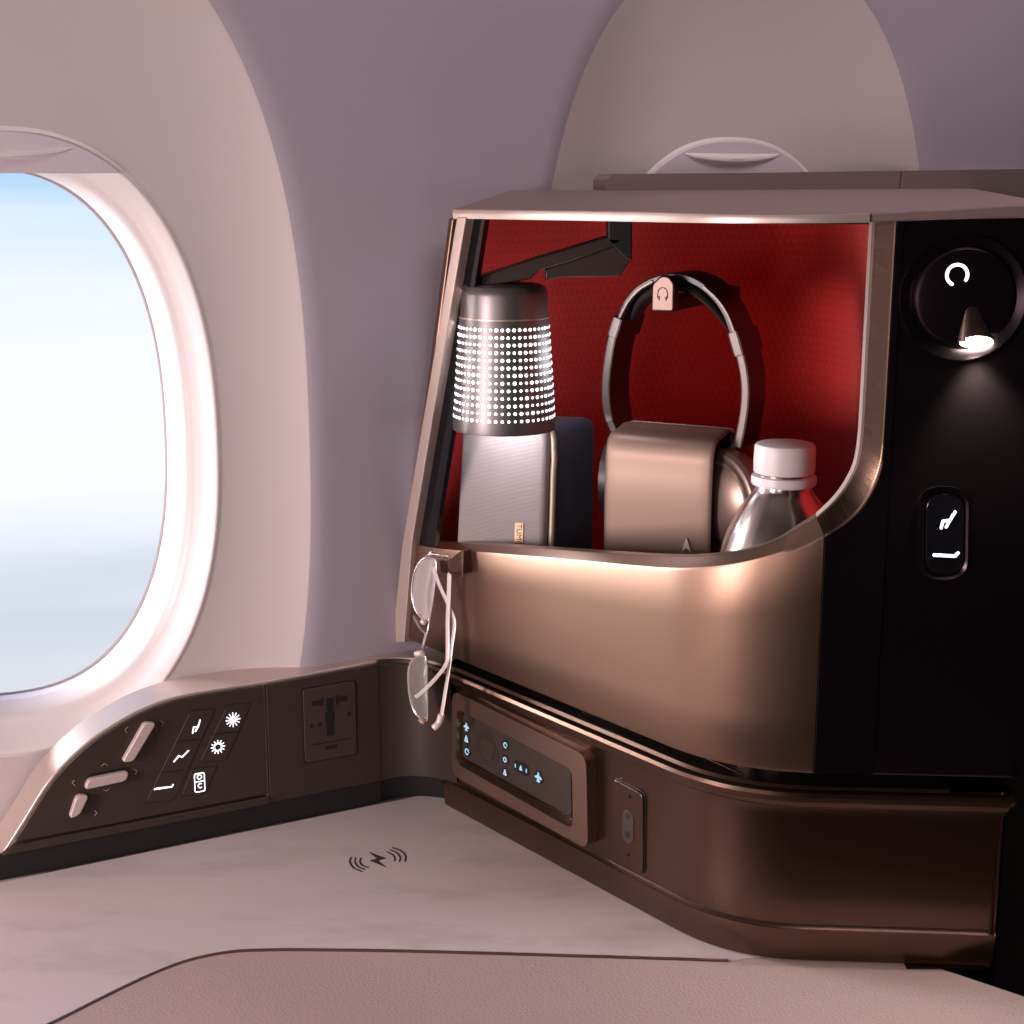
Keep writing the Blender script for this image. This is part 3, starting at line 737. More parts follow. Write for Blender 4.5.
# seat adjust paddles in recesses
def paddle(pts, top_pts, chev, r=0.0035):
    g = zq(pts, r); rec = prism('paddle_recess', K, g, 0.0055, 0.0066, M['dark'], con)
    g2 = zq(top_pts, r*0.9, 0.010)
    pd = prism('seat_adjust_paddle', K, g2, 0.006, 0.0115, M['paddle'], con, 0.0016, 4)
    for l in chev: zmark([l], 0.0004, pd, M['edge'], 'arrow_mark', 0.0064)
paddle([(385, 148), (450, 150), (345, 335), (280, 338)], [(392, 150), (448, 152), (340, 332), (286, 336)], [[(316, 172), (302, 185), (312, 200)], [(470, 143), (483, 155), (474, 168)]])
paddle([(125, 395), (325, 357), (318, 425), (108, 466)], [(130, 415), (322, 376), (308, 422), (112, 464)], [[(192, 353), (207, 342), (222, 350)], [(66, 420), (56, 432), (70, 445)], [(345, 368), (358, 378), (348, 392)], [(202, 462), (214, 470), (228, 460)]])
paddle([(70, 488), (138, 484), (122, 555), (30, 600)], [(76, 490), (136, 486), (92, 580), (40, 600)], [[(160, 560), (172, 572), (160, 585)]], 0.004)
# power socket
def kq(pts): return [(290+x/9.31, 670+y/9.31) for x, y in pts]
g = rquad(K.pl(kq([(118, 185), (605, 100), (622, 780), (140, 865)]), 0.0066), 0.003)
prism('socket_surround', K, shrink(g, -0.0008), 0.0055, 0.0066, M['dark'], con)
ps_ = prism('power_socket', K, g, 0.0055, 0.0072, M['button'], con, 0.0006)
def kp(name, pts, m=M['dark']): return prism(name, K, K.pl(kq(pts), 0.0072), 0.0066, 0.00745, m, ps_)
kp('socket_hole', [(200, 290), (285, 278), (300, 255), (320, 262), (300, 340), (280, 325), (205, 338)])
kp('socket_hole', [(420, 235), (445, 232), (455, 248), (530, 236), (532, 285), (455, 295), (450, 325), (430, 320)])
for (cx, cy, w_, h_) in ((370, 320, 0.0054, 0.0105), (371, 437, 0.0075, 0.009), (374, 550, 0.0058, 0.0105), (382, 716, 0.010, 0.0026)):
    a, b = K.px(*kq([(cx, cy)])[0], 0.0072); prism('socket_hole', K, rquad([(a-w_/2, b-h_/2), (a+w_/2, b-h_/2), (a+w_/2, b+h_/2), (a-w_/2, b+h_/2)], 0.002, 4), 0.0066, 0.00745, M['dark'], ps_)
for cx, cy in ((202, 520), (548, 405), (278, 508)):
    a, b = K.px(*kq([(cx, cy)])[0], 0.0072); prism('screw_hole', K, circ(a, b, 0.0017, 14), 0.0066, 0.00745, M['dark'], ps_)
mark(K, [kq([(190, 700), (575, 635)])], 0.0003, 0.00735, ps_, 'flap_line', M['dark'])

# ------------------------------------------------------------------ counter, trim line, leather armrest
H = Fr((0, 0, ZC), (1, 0, 0), (0, 1, 0), (0, 0, 1))
edge_px = [(-60, 1075), (50, 1024), (100, 999), (150, 975), (190, 960), (230, 952), (270, 950), (320, 950), (440, 952), (727, 960.5)]
ed = [(p.x, p.y) for p in smooth([(*H.px(x, y), 0) for x, y in edge_px], 6)]
ctr = ed+[(ed[-1][0]+0.008, ed[-1][1]+0.0015), (0.168, 0.8485), (0.17, 0.90), (0.17, 1.2), (0.0, 1.13), (-0.75, 0.73), (-0.75, 0.45), (ed[0][0]-0.3, ed[0][1]-0.15)]
cnt = tag(prism('counter_top', H, ctr, -0.025, 0.0, M['counter'], None, 0.0), 'pale pinkish stone patterned counter with a curved lower border beneath the console', 'counter')
bm = bmesh.new()
for q in [strokes(arcpts(*c_, 0, 1, 1), .1) for c_ in ()]: pass
def hz(lst): return [(330+x/10.24, 840+y/10.24) for x, y in lst]
def hmark(polys, name):
    return prisms(name, H, polys, 0.0, 0.00025, M['print'], cnt)
ps = []
for arc in ([(215, 178), (203, 225), (240, 285), (330, 325)], [(265, 183), (255, 225), (290, 275), (358, 304)], [(316, 188), (306, 225), (330, 260), (392, 283)],
            [(585, 125), (640, 150), (665, 185), (660, 215)], [(612, 103), (680, 130), (718, 175), (712, 220)], [(640, 82), (730, 115), (775, 170), (765, 222)]):
    l = smooth([(*H.px(*p), 0) for p in hz(arc)], 6); ps += strokes([(p.x, p.y) for p in l], 0.0011)
ps.append(H.pl(hz([(398, 124), (575, 190), (495, 212), (580, 282), (405, 212), (480, 192)])))
hmark(ps, 'charging_symbol')
arm_back = H.px(942, 968); arm_r = H.px(1035, 999)
arm_poly = ed+[(ed[-1][0]+0.008, ed[-1][1]+0.0027)]+[(0.168, 0.8497), (0.243, 0.85), arm_back, arm_r, (0.62, 0.80), (0.62, 0.762), (0.02, 0.762), (-0.12, 0.75), (ed[0][0], ed[0][1]-0.02)]
arm = tag(prism('armrest_pad', Fr((0, 0, ZC), (1, 0, 0), (0, 1, 0), (0, 0, 1)), [(x, y-0.0012) for x, y in arm_poly], -0.03, -0.0003, M['leather'], None, 0.0), 'beige pink grained leather armrest pad in the foreground below the counter border', 'armrest')
tr = tag(prisms('counter_trim', H, strokes(ed, 0.0016), -0.004, 0.0007, M['trimline']), 'thin curved brown metal strip between the stone counter and the leather pad', 'trim strip')
# counter support and seat shell beyond
prism('counter_apron', Fr((0, 0, ZC), (1, 0, 0), (0, 1, 0), (0, 0, 1)), [(0.17, 0.86), (0.17, 1.12), (0.0, 1.09), (-0.75, 0.70), (-0.75, 0.45), (-0.60, 0.50), (0.0, 0.86)], -0.70, -0.031, M['door'], cnt)
sh = tag(box('seat_shell', (0.318, 0.90, -0.9), (0.9, 0.94, -0.06), M['carpet']), 'dark brown textured fabric seat shell standing beside the cabinet base', 'seat shell')

# ------------------------------------------------------------------ things in the niche
# reading lamp with perforated shade
LY = 1.045
def lz(y): return P(504, y, LY).z
lc_ = P(504, 350, LY)
def lr(px_w, y): return px_w/2/F*(LY*1.0)/ray(504, y).y*1.0
zb_, zt_ = lz(429), lz(284)
lamp = thing('niche_lamp', (lc_.x, lc_.y, zb_), 'brushed metal lamp with a dotted glowing shade, hanging in the red niche', 'lamp')
def cyl(name, prof, m, parent): return lathe(name, (lc_.x, lc_.y, 0), (0, 0, 1), prof, m, parent, 72, 30, False)
R = lambda w: w/2/F*LY/1.01*1.01
cyl('lamp_shade', [(0.0325, zb_+0.004), (R(101), zb_+0.001), (R(103.5), zb_+0.0006), (R(104), zb_+0.002), (R(102), lz(412)), (R(96), lz(370)), (R(89.5), lz(318.5)), (R(89), lz(317))], M['lamp'], lamp)
cyl('shade_ring', [(R(88), lz(317.5)), (R(90.6), lz(317.4)), (R(90.6), lz(316)), (R(88), lz(315.9))], M['edge'], lamp)
cyl('lamp_head', [(R(88.5), lz(316.5)), (R(87.5), lz(305)), (R(87), lz(294)), (R(85), lz(289)), (R(80), lz(285.5)), (R(70), lz(283.5)), (0.0001, lz(282.5))], M['lamp'], lamp)
cyl('lamp_diffuser', [(0.0001, zb_+0.0045), (0.034, zb_+0.0045), (0.034, zb_+0.0035), (0.0001, zb_+0.0035)], M['lamp'], lamp)
bm = bmesh.new(); NR = 13; NC = 50
for i in range(NR):
    y = 326+(414-326)*i/(NR-1); z = lz(y); f = (y-318.5)/(412-318.5); rad = R(89.5+12.2*f)+0.0001
    for k in range(NC):
        an = 2*PI*(k+0.25)/NC
        r = 0.00085+0.00045*random.random()
        cen = Vector((lc_.x+rad*math.cos(an), lc_.y+rad*math.sin(an), z)); u = Vector((-math.sin(an), math.cos(an), 0)); v = Vector((0, 0, 1)); n = Vector((math.cos(an), math.sin(an), 0))
        vs = [bm.verts.new(cen+u*r*math.cos(2*PI*j/8)+v*r*math.sin(2*PI*j/8)+n*0.00025) for j in range(8)]
        bm.faces.new(vs)
from_bm('lit_perforations', bm, M['led'], lamp, recalc=False)
# swing arm from the niche ceiling
LA = Fr((0, LY, 0), (1, 0, 0), (0, 0, 1), (0, -1, 0))
def lpx(pts, c=0): return LA.pl([(440+x/4.655, 215+y/4.655) for x, y in pts], c)
prism('swing_arm', LA, lpx([(95, 340), (150, 290), (270, 255), (470, 190), (600, 152), (770, 100), (885, 108), (780, 150), (600, 212), (470, 250), (420, 295), (300, 315), (180, 335)]), -0.016, 0.012, M['lamparm'], lamp, 0.0015)
prism('arm_bracket', LA, lpx([(490, 245), (885, 108), (885, 205), (835, 283), (550, 287), (490, 300)]), -0.012, 0.006, M['lamparm'], lamp, 0.001)
prism('ceiling_mount', LA, lpx([(778, 20), (888, 20), (888, 205), (870, 205), (778, 120)]), -0.014, 0.012, M['dark'], lamp, 0.001)
a, b = lpx([(852, 150)])[0]; prism('pivot_screw', LA, circ(a, b, 0.0024, 16), 0.006, 0.0068, M['dark'], lamp)

# amenity bag
zf = ZFL+0.0004
def bagpt(x, y, z): return Vector((x, y, z))
bt = P(505, 424, 1.07).z
bag = thing('amenity_bag', (0.01, 1.09, zf), 'boxy grey knitted wash bag with navy side and gold zip, standing below the lamp', 'wash bag')
B = [(-0.045, 1.066), (0.022, 1.041), (0.064, 1.110), (0.004, 1.118)]; T = [(-0.0365, 1.077), (0.0265, 1.053), (0.064, 1.108), (0.008, 1.118)]
def mixq(Q, a, b): # bilinear a across front, b to the back
    f = Vector(Q[0]).lerp(Vector(Q[1]), a); g = Vector(Q[3]).lerp(Vector(Q[2]), a); return f.lerp(g, b)
def bagbox(name, a0, a1, b0, b1, m, bev, zt=bt, tl=None):
    bb = [mixq(B, a, b) for a, b in ((a0, b0), (a1, b0), (a1, b1), (a0, b1))]; ttp = [mixq(T, a, b) for a, b in ((a0, b0), (a1, b0), (a1, b1), (a0, b1))]
    return hexa(name, [(p.x, p.y, zf) for p in bb], [(p.x, p.y, zt) for p in ttp], m, bag, bev, 6)
bagbox('bag_body', 0.0, 1.0, 0.08, 1.0, M['navy'], 0.008)
bagbox('bag_front', 0.01, 0.975, -0.02, 0.11, M['knit'], 0.0052, bt+0.0005)
# zip running over the edge
bp = [mixq(B, 1.0, 0.10), mixq(T, 1.0, 0.10)]
zp = []
for t in [i/10 for i in range(10)]: q = bp[0].lerp(bp[1], t*0.93); zp.append(Vector((q.x+0.0004, q.y-0.0004, zf+0.004+(bt-zf-0.004)*t*0.98)))
tl0 = mixq(T, 0.93, 0.10); zp.append(Vector((tl0.x, tl0.y, bt-0.0015))); tl1 = mixq(T, 0.5, 0.10); zp.append(Vector((tl1.x, tl1.y, bt+0.0002)))
tube('zip', smooth(zp, 4), 0.0024, M['zip'], bag, 10)
bf = mixq(B, 0.0, -0.02); bg = mixq(B, 1.0, -0.02); du = Vector((bg.x-bf.x, bg.y-bf.y, 0)).normalized()
tf_ = mixq(T, 0.0, -0.02); dv = Vector((tf_.x-bf.x, tf_.y-bf.y, bt-zf)); dv = (dv-du*dv.dot(du)).normalized()
BFm = Fr((bf.x, bf.y, zf), du, dv); BFm.n = du.cross(dv).normalized()
if BFm.n.y > 0: BFm.n = -BFm.n
def text_obj(name, body, fr, a, b, c, size, m, parent, rot=0.0, ext=0.0003):
    cu = bpy.data.curves.new(name, 'FONT'); cu.body = body; cu.size = size; cu.extrude = ext; cu.align_x = 'CENTER'; cu.align_y = 'CENTER'
    tmp = bpy.data.objects.new('tmp', cu); col.objects.link(tmp)
    dg = bpy.context.evaluated_depsgraph_get(); me = bpy.data.meshes.new_from_object(tmp.evaluated_get(dg)); bpy.data.objects.remove(tmp)
    cr_, sr = math.cos(rot), math.sin(rot); u = fr.u*cr_+fr.v*sr; v = -fr.u*sr+fr.v*cr_; o = fr.pt(a, b, c)
    for q in me.vertices: q.co = o+u*q.co.x+v*q.co.y+fr.n*q.co.z
    me.materials.clear()
    return link(name, me, m, parent, 30)
a, b = BFm.px(519, 533, 0.001)
tgp = prism('name_tag', BFm, [(a-.0034, b-.0072), (a+.0034, b-.0072), (a+.0034, b+.0072), (a-.0034, b+.0072)], -0.0002, 0.0012, M['gold'], bag, 0.0003)
text_obj('tag_letters', 'TUMI', BFm, a, b, 0.0014, 0.0058, M['panel'], tgp, -PI/2, 0.0002)

# headphones hanging on a hook
HD = Vector((0.89, -0.456, 0)).normalized(); HN = Vector((HD.y, -HD.x, 0))   # HN faces the cabin window side
HF = Fr((0.110, 1.060, 0), HD, (0, 0, 1), HN)
hp = thing('headphones', HF.pt(0, -0.3, -0.02), 'black and silver over ear headphones hanging on a hook in front of the red lining', 'headphones')
def strap(name, pxs, wleft, depth, m, c0=0.0, parent=hp, n=6, bev=0.0006, thick2=None):
    """pxs: centre line of the front edge; section wleft thick in the plane, depth back from it"""
    pts = [Vector((*HF.px(x, y, c0), 0)) for x, y in pxs]; pts = smooth(pts, n); rows = []
    for i, p in enumerate(pts):
        t = (pts[min(i+1, len(pts)-1)]-pts[max(i-1, 0)]).normalized(); n_ = Vector((-t.y, t.x, 0))
        h = wleft/2; r_ = min(h*0.35, 0.0012)
        sec = [(-h, -r_), (-h+r_, 0), (h-r_, 0), (h, -r_), (h, -depth+r_), (h-r_, -depth), (-h+r_, -depth), (-h, -depth+r_)]
        rows.append([HF.pt(p.x+n_.x*a_, p.y+n_.y*a_, c0+c_) for a_, c_ in sec])
    return grid(name, rows, m, parent, True, True, 40)
La = [(617, 321), (612, 338), (608, 360), (605.5, 382), (606, 404), (609, 421)]
Ra = [(733, 333), (740, 356), (744.5, 381), (744.5, 404), (741, 428), (737, 447)]
arch = [(617, 326), (624, 307), (635, 292), (650, 282), (668, 277), (684, 278), (700, 285), (714, 297), (725, 313), (733, 334)]
strap('headband', arch, 0.0050, 0.040, M['black'], -0.001)
# padded inner cushion, rounded
cp_ = smooth([Vector((*HF.px(x, y, -0.001), 0)) for x, y in [(624, 322), (633, 305), (645, 294), (660, 288), (676, 287), (690, 292), (703, 302), (714, 315), (722, 330)]], 6)
tb = []
for i, p in enumerate(cp_):
    t = (cp_[min(i+1, len(cp_)-1)]-cp_[max(i-1, 0)]).normalized(); n_ = Vector((-t.y, t.x, 0)); e_ = math.sin(PI*(i+0.5)/len(cp_))**0.35
    tb.append([HF.pt(p.x+n_.x*0.0042*e_*math.cos(a_), p.y+n_.y*0.0042*e_*math.cos(a_), -0.019+0.0175*e_*math.sin(a_)) for a_ in [2*PI*k/16 for k in range(16)]])
grid('headband_cushion', tb, M['pad'], hp, True, True, 60)
strap('band_piping', [(619, 318), (627, 302.5), (638, 290), (652, 281.5)], 0.0022, 0.0022, M['silver'], 0.0006)
strap('band_piping', [(703, 287), (716, 299), (726.5, 314), (734, 333)], 0.0022, 0.0022, M['silver'], 0.0006)
for nm, arm_px in (('slider_arm', La), ('slider_arm', Ra)):
    s_ = strap(nm, arm_px, 0.0062, 0.038, M['black'], 0.0)
    strap('arm_edge', arm_px, 0.0060, 0.0012, M['silver'], 0.0008, s_)
strap('band_sleeve', [(617.5, 318), (611.5, 337)], 0.0076, 0.045, M['black'], 0.002)
strap('band_sleeve', [(732, 332), (739, 356)], 0.0076, 0.045, M['black'], 0.002)
strap('sleeve_edge', [(617.5, 318.6), (611.8, 336.5)], 0.0074, 0.0012, M['silver'], 0.0028)
strap('sleeve_edge', [(732.2, 333), (738.6, 355)], 0.0074, 0.0012, M['silver'], 0.0028)
# ear cups
strap('cup_yoke', [(608.5, 418), (612, 427), (617, 437)], 0.0065, 0.034, M['black'], -0.001)
cc = P(719, 503, 1.030); CAX = Vector((-0.80, -0.60, 0))
cupR = lathe('ear_cup', cc, CAX, [(0.020, -0.018), (0.033, -0.018), (0.0375, -0.012), (0.0385, -0.005), (0.038, 0.000), (0.036, 0.003), (0.0345, 0.0035), (0.034, 0.0025), (0.0325, 0.0025), (0.031, 0.0045), (0.029, 0.0045), (0.028, 0.0035), (0.022, 0.0065), (0.012, 0.0085), (0.0001, 0.009)], M['cup'], hp, 56, 25)
for v in cupR.data.vertices:
    d = v.co-cc; v.co.z = cc.z+d.z*1.0
strap('cup_yoke', [(736.5, 445), (731, 452), (722, 462)], 0.0075, 0.03, M['cup'], -0.002)
c2 = HF.pt(*HF.px(616, 476, -0.01), -0.014)
cupL = lathe('ear_cup', c2, -HD, [(0.020, -0.018), (0.033, -0.018), (0.0375, -0.010), (0.037, 0.000), (0.030, 0.002), (0.0001, 0.003)], M['black'], hp, 48, 25)
# hook holding them
HKF = Fr((0, 0, 0), (1, 0, 0), (0, 0, 1), (0, -1, 0))
hb = P(668, 292, 1.035)
hx = HF.px(668, 292, 0.004); hkc = HF.pt(hx[0], hx[1], 0)
HL = Fr(HF.pt(hx[0], hx[1]-0.0005, 0.0045), HD, (0, 0, 1), HN)
sec = rquad([(-0.0085, -0.0125), (0.0085, -0.0125), (0.0085, 0.0075), (0.004, 0.0125), (-0.002, 0.0125), (-0.0085, 0.006)], 0.0025)
hook = prism('headphone_hook', HL, sec, 0.0005, 0.0095, M['bevel'], cab, 0.0015)
prism('hook_stem', HL, rquad([(-0.0078, -0.0122), (0.0078, -0.0122), (0.0078, -0.0030), (-0.0078, -0.0030)], 0.0015), -0.135, 0.002, M['dark'], cab, 0.001)
hi = []
hi += strokes(arcpts(0, 0.0, 0.0036, 0, 180, 14, 0.0042), 0.0006); hi += strokes([(-0.0036, 0), (-0.0036, -0.003)], 0.0006)+strokes([(0.0036, 0), (0.0036, -0.003)], 0.0006)
hi += strokes([(-0.0026, -0.0022), (-0.0026, -0.0042)], 0.0009)+strokes([(0.0026, -0.0022), (0.0026, -0.0042)], 0.0009)
prisms('headphone_symbol', HL, hi, 0.0095, 0.0098, M['dark'], hook)

# brown metallic pouch in front of the ear cups
CFm = Fr(HF.pt(*HF.px(660, 500, 0.028), 0.028), HD, (0, 0, 1), HN)
u0_, v1_ = CFm.px(605, 436); u1_, _ = CFm.px(711.5, 500); _, v0_ = CFm.px(705, 600)
v0_ = zf-CFm.o.z
vt = CFm.px(612, 434)[1]; vtop = CFm.px(640, 424.5, -0.028)[1]
prof = []
def side_prof():                             # (depth c, height v)
    pts_ = [(-0.046, v0_), (-0.047, v0_+0.03), (-0.0465, vtop-0.012), (-0.043, vtop-0.003), (-0.035, vtop+0.0005), (-0.024, vtop-0.0015), (-0.013, (vtop+vt)/2-0.001), (-0.005, vt-0.002), (-0.001, vt-0.011), (0.0, vt-0.022), (0.0008, vt-0.05), (-0.002, v0_+0.02), (-0.006, v0_)]
    return [(p.x, p.y) for p in smooth([(a, b, 0) for a, b in pts_], 4)]
pr = side_prof()
case = thing('headphone_pouch', CFm.pt(0, v0_, -0.02), 'satin bronze folded pouch with a tiny pale triangle mark, leaning against the headphones', 'pouch')
us = [u0_, u0_+0.0008, u0_+0.003]+[u0_+(u1_-u0_)*k/8 for k in range(1, 8)]+[u1_-0.003, u1_-0.0008, u1_]
def puff(k): return 0.955 if k in (0, len(us)-1) else (0.985 if k in (1, len(us)-2) else 1.0)
cm = (-0.026, (vtop+v0_)/2)
grid('pouch_body', [[CFm.pt(u, cm[1]+(b-cm[1])*(1-(1-puff(k))*0.5) if b > v0_+0.001 else b, cm[0]+(a-cm[0])*puff(k)) for a, b in pr] for k, u in enumerate(us)], M['case'], case, True, False, 45)
for uu in (u0_+0.004, u1_-0.004):
    grid('pouch_dark_end', [[CFm.pt(uu, cm[1]+(b-cm[1])*0.99, cm[0]+(a-cm[0])*0.99) for a, b in pr], [CFm.pt(uu, cm[1], cm[0])]*len(pr)], M['dark'], case, True, False)  # dark sheet across each open end stands in for the shaded inside
a, b = CFm.px(687.5, 544.5)
hi = [[(a-0.0035, b-0.005), (a, b+0.0055), (a, b-0.002)], [(a+0.0035, b-0.005), (a, b+0.0055), (a, b-0.002)]]
ph = prisms('triangle_mark', CFm, hi, 0.0008, 0.0022, M['cap'], case)

# steel bottle
BY = 0.925
def bz(y): return P(783, y, BY).z
bc = P(783, 500, BY); br = lambda w: w/2/F*BY
bot = thing('water_bottle', (bc.x, bc.y, zf), 'shiny steel bottle with a white screw cap standing beside the pouch', 'bottle')
def bl(name, prof, m, sharp=30, caps=False): return lathe(name, (bc.x, bc.y, 0), (0, 0, 1), prof, m, bot, 64, sharp, caps)
zs_ = bz(553)
bl('bottle_body', [(0.030, zf), (0.036, zf+0.001), (0.038, zf+0.004), (br(126), zf+0.02), (br(128), bz(590)), (br(126), bz(560)), (br(120), bz(545)), (br(112), bz(533)), (br(100), bz(521)), (br(88), bz(510)), (br(76), bz(501)), (br(66), bz(495)), (br(60), bz(491)), (br(57), bz(488)), (br(56), bz(478)), (br(56), bz(470))], M['bottle'], 60)
bl('cap_ring', [(br(56), bz(484)), (br(64), bz(484)), (br(66), bz(482.5)), (br(66), bz(477)), (br(65), bz(475)), (br(56), bz(474.5))], M['cap'])
cap = bl('bottle_cap', [(br(54), bz(472)), (br(60), bz(472)), (br(62), bz(471)), (br(62.5), bz(460)), (br(61.5), bz(447)), (br(59), bz(444)), (br(54), bz(443)), (0.0001, bz(443))], M['cap'])
# ribs of the cap
for v in cap.data.vertices: pass

# ------------------------------------------------------------------ sunglasses on their hook
GF = Fr((C(0.035).x, C(0.035).y, 0), (t_.x, t_.y, 0), (0, 0, 1), (nn.x, nn.y, 0))
gp = lambda x, y, c: GF.pt(*GF.px(x, y, c), c)
def g7(lst): return [(380+x/4.876, 530+y/4.876) for x, y in lst]
hkp = GF.pl(g7([(292, 150), (345, 140), (398, 98), (408, 215), (295, 208)]), 0.008)
prism('glasses_hook', GF, hkp, -0.001, 0.0085, M['base'], cab, 0.0012)
tube('hook_loop', [gp(*g7([p])[0], 0.0095) for p in ((250, 95), (250, 150), (275, 222), (380, 240), (403, 225), (406, 100))], 0.0006, M['metal'], cab, 6)
sg = thing('sunglasses', gp(425, 640, 0.02), 'folded silver rimmed mirrored sunglasses hanging from the small bronze hook', 'sunglasses')
LNm = Vector((-0.62, -0.785, 0.09)).normalized(); LU = Vector((0.785, -0.62, 0)).normalized()
def lens(pxs, o_px, Y, bulge, nrm, name='lens'):
    LNm = Vector(nrm).normalized(); LU = Vector((-LNm.y, LNm.x, 0)).normalized()
    fr = Fr(P(*o_px, Y), LU, LU.cross(LNm)*(1 if LU.cross(LNm).z > 0 else -1), LNm)
    pts = [(p.x, p.y) for p in smooth([(*fr.px(x, y), 0) for x, y in pxs+[pxs[0]]], 5)][:-1]
    cx = sum(p[0] for p in pts)/len(pts); cy = sum(p[1] for p in pts)/len(pts); rows = []
    for k in (1.0, 0.8, 0.55, 0.3, 0.002): rows.append([fr.pt(cx+(x-cx)*k, cy+(y-cy)*k, bulge*(1-k*k)) for x, y in pts])
    rows2 = [[p-LNm*0.0012 for p in r] for r in rows[::-1]]
    l = grid(name, rows+rows2, M['lens'], sg, True, False, 15)
    rim = [fr.pt(x, y, 0) for x, y in pts]
    tube('lens_rim', rim+[rim[0]], 0.0008, M['glasses'], sg, 8)
    return fr
GY = 1.043; GT = 1.026
up = g7([(215, 138), (258, 140), (276, 170), (272, 240), (262, 330), (250, 400), (238, 440), (205, 430), (172, 385), (155, 310), (165, 220), (188, 165)])
lo = g7([(170, 625), (205, 605), (228, 640), (230, 740), (232, 850), (230, 925), (205, 925), (165, 880), (142, 790), (138, 690), (150, 645)])
fu = lens(up, (424, 590), GY, 0.0003, (-0.60, -0.79, 0.10))
fl_ = lens(lo, (420, 690), GY+0.002, 0.0003, (-0.66, -0.75, 0.0))
def gt(name, pts, r, m=None, Y=GY, flat=None, taper=None):
    return tube(name, smooth([P(*g7([(x, y)])[0], Y-0.001+dy) for x, y, dy in pts], 5), r, m or M['glasses'], sg, 10, taper, flat)
gt('bridge', [(165, 420, 0), (195, 475, 0), (222, 505, 0), (215, 545, 0), (208, 575, 0.001), (212, 600, 0.002)], 0.0011)
gt('bridge', [(245, 430, 0), (236, 480, -.002), (228, 510, -.002), (214, 560, 0), (208, 590, 0.002)], 0.0009)
gt('nose_pad', [(205, 440, -.004), (212, 452, -.005), (220, 448, -.004)], 0.0018, M['temple'])
gt('nose_pad', [(175, 605, -.003), (195, 600, -.005), (212, 603, -.004)], 0.0022, M['temple'])
gt('hinge', [(195, 925, 0), (206, 935, -.002), (214, 938, -.002)], 0.0016, M['gold'])
ta = [(258, 180, 0.004), (290, 270, 0.004), (335, 370, 0.002), (362, 450, 0.0), (350, 560, -0.003), (335, 680, -0.005), (315, 810, -0.006), (298, 915, -0.007)]
gt('temple', ta, 0.0021, M['temple'], GT, flat=(0.7, -0.7, 0))
tb_ = [(338, 215, 0.0), (335, 320, 0.0), (330, 450, 0.0), (330, 600, -0.003), (322, 655, -0.006), (270, 725, -0.010), (205, 790, -0.014), (172, 815, -0.016)]
gt('temple', tb_, 0.0022, M['temple'], GT, flat=(0.7, -0.7, 0), taper=None)
gt('temple_tip', [(300, 900, -0.007), (290, 935, -0.007), (275, 955, -0.008), (262, 965, -0.008)], 0.0026, M['temple'], GT)
gt('temple_hinge', [(245, 120, 0.0), (280, 125, 0.002), (310, 130, 0.002), (335, 140, 0.002), (338, 215, 0.0)], 0.0011)
gt('top_bar', [(245, 112, 0.003), (232, 128, 0.0), (212, 140, 0.0)], 0.0013)

fix_parents()

# ------------------------------------------------------------------ sky
w = bpy.data.worlds.new('sky'); bpy.context.scene.world = w; w.use_nodes = True; nt = w.node_tree; N = nt.nodes; L = nt.links
tc = N.new('ShaderNodeTexCoord'); sp = N.new('ShaderNodeSeparateXYZ'); L.new(tc.outputs['Generated'], sp.inputs[0])
mp = N.new('ShaderNodeMapping'); mp.inputs['Scale'].default_value = (2.2, 2.2, 16); L.new(tc.outputs['Generated'], mp.inputs[0])
nz = N.new('ShaderNodeTexNoise'); nz.inputs['Scale'].default_value = 1.6; nz.inputs['Detail'].default_value = 5; L.new(mp.outputs[0], nz.inputs['Vector'])
mr = N.new('ShaderNodeMapRange'); mr.inputs[1].default_value = -0.42; mr.inputs[2].default_value = 0.30; L.new(sp.outputs[2], mr.inputs[0])
ad = N.new('ShaderNodeMath'); ad.operation = 'MULTIPLY_ADD'; ad.inputs[1].default_value = 0.10; L.new(nz.outputs['Fac'], ad.inputs[0])
sb = N.new('ShaderNodeMath'); sb.operation = 'SUBTRACT'; sb.inputs[1].default_value = 0.05; L.new(mr.outputs[0], sb.inputs[0]); L.new(sb.outputs[0], ad.inputs[2])
cr2 = N.new('ShaderNodeValToRGB'); L.new(ad.outputs[0], cr2.inputs[0])
el = cr2.color_ramp.elements
def lin(c): return tuple(((v/255)/12.92 if v/255 <= 0.04045 else ((v/255+0.055)/1.055)**2.4) for v in c)+(1,)
stops = [(0.0, (222, 224, 226)), (0.14, (216, 221, 227)), (0.215, (206, 214, 226)), (0.26, (226, 232, 242)), (0.31, (246, 248, 253)), (0.45, (241, 245, 253)), (0.50, (234, 241, 253)), (0.55, (212, 232, 250)), (0.595, (172, 208, 240)), (0.65, (130, 182, 230)), (1.0, (70, 130, 200))]
el[0].position = stops[0][0]; el[0].color = lin(stops[0][1]); el[1].position = stops[-1][0]; el[1].color = lin(stops[-1][1])
for p_, c_ in stops[1:-1]: e_ = el.new(p_); e_.color = lin(c_)
L.new(cr2.outputs[0], N['Background'].inputs[0]); N['Background'].inputs[1].default_value = 1.02

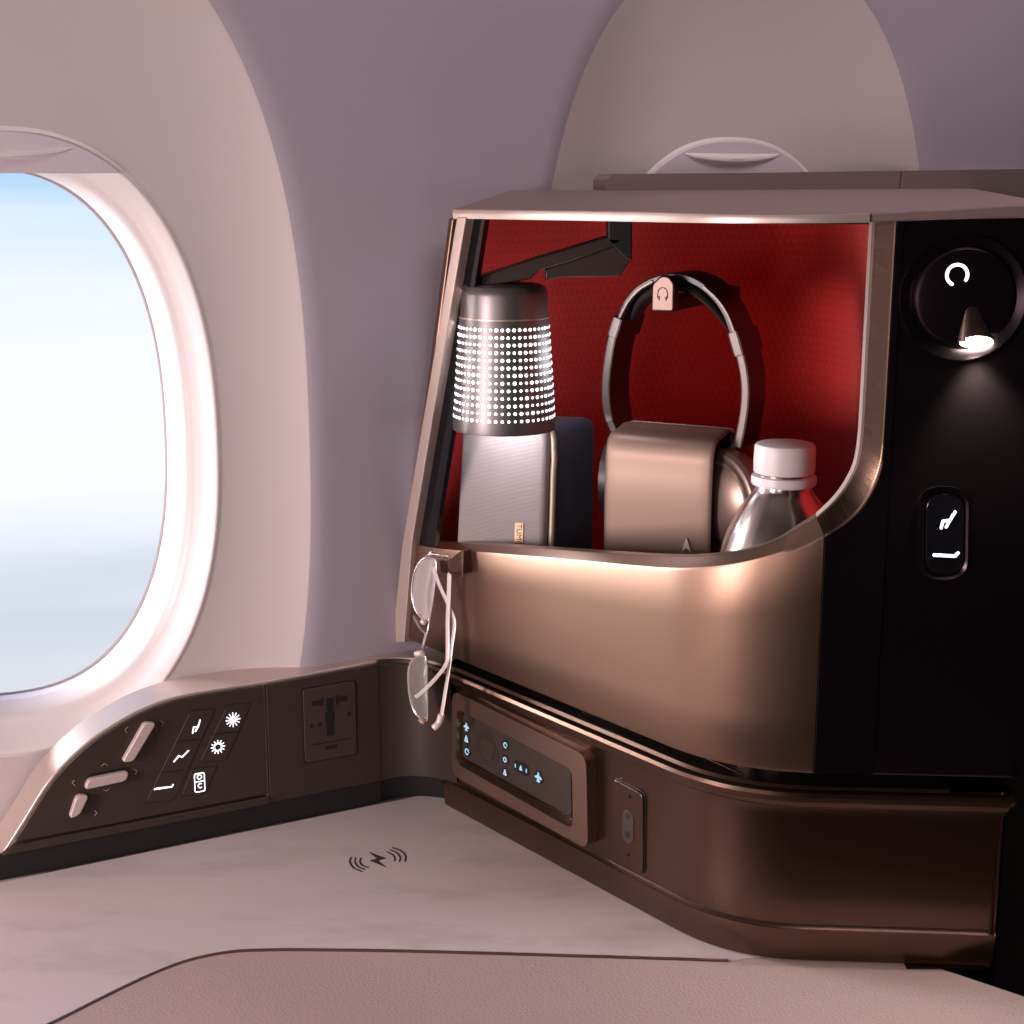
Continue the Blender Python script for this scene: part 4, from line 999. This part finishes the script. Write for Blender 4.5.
# ------------------------------------------------------------------ lights
def area(name, loc, target, sx, sy, power, color, spread=180):
    l = bpy.data.lights.new(name, 'AREA'); l.shape = 'RECTANGLE'; l.size = sx; l.size_y = sy; l.energy = power; l.color = color; l.spread = math.radians(spread)
    o = bpy.data.objects.new(name, l); col.objects.link(o); o.location = loc; d = Vector(target)-Vector(loc); o.rotation_euler = d.to_track_quat('-Z', 'Y').to_euler(); return o
sun = bpy.data.lights.new('sun', 'SUN'); sun.energy = 10.0; sun.angle = math.radians(30); sun.color = (1.0, 0.95, 0.95)
so_ = bpy.data.objects.new('sun', sun); col.objects.link(so_); so_.rotation_euler = Vector((0.93, -0.36, -0.20)).to_track_quat('-Z', 'Y').to_euler()
area('wall_fill_light', W.pt(0.75, 0.85, 0.55), W.pt(0.62, 0.05, 0.0), 0.8, 0.4, 5.0, (1.0, 0.82, 0.86))  # unseen fill, added to brighten the wall at the right
area('side_key_light', (-0.96, 0.14, -0.14), (0.15, 1.05, -0.34), 0.32, 0.32, 10.5, (1.0, 0.83, 0.83), 170)  # unseen key light added at the left, without a cabin fitting
area('lining_fill_light', (-0.34, -0.10, -0.10), (0.10, 1.1, -0.22), 0.24, 0.24, 0.35, (1.0, 0.80, 0.77), 110)  # weak unseen fill added beside the camera for the red lining
g_ = bpy.data.lights.new('lamp_glow', 'POINT'); g_.energy = 0.05; g_.color = (0.95, 0.93, 1); g_.shadow_soft_size = 0.02
go = bpy.data.objects.new('lamp_glow', g_); col.objects.link(go); go.location = (lc_.x+0.062, LY+0.0, lz(355))
rp = FRt.pt(ae, be-0.004, 0.010)
sl_ = bpy.data.lights.new('reading_spot', 'SPOT'); sl_.energy = 1.1; sl_.spot_size = math.radians(85); sl_.spot_blend = 0.9; sl_.color = (1.0, 0.95, 0.78); sl_.shadow_soft_size = 0.004
slo = bpy.data.objects.new('reading_spot', sl_); col.objects.link(slo); slo.location = rp; slo.rotation_euler = Vector((0.14, 0.10, -1)).to_track_quat('-Z', 'Y').to_euler()
pl1 = bpy.data.lights.new('lamp_down_light', 'AREA'); pl1.shape = 'DISK'; pl1.size = 0.05; pl1.energy = 0.05; pl1.color = (0.95, 0.95, 1)
po = bpy.data.objects.new('lamp_down_light', pl1); col.objects.link(po); po.location = (lc_.x, lc_.y, zb_+0.003)

# ------------------------------------------------------------------ camera
cam = bpy.data.cameras.new('camera'); cam.sensor_width = 36; cam.lens = 36*F/1024; cam.clip_start = 0.01
co = bpy.data.objects.new('camera', cam); col.objects.link(co); co.location = (0, 0, 0); co.rotation_euler = (PI/2-PITCH, 0, 0)
sc = bpy.context.scene; sc.camera = co
sc.view_settings.view_transform = 'Standard'; sc.view_settings.look = 'None'; sc.view_settings.exposure = 0.12; sc.view_settings.gamma = 1.0
sc.view_settings.use_curve_mapping = False
sc.cycles.use_denoising = True; sc.cycles.max_bounces = 8
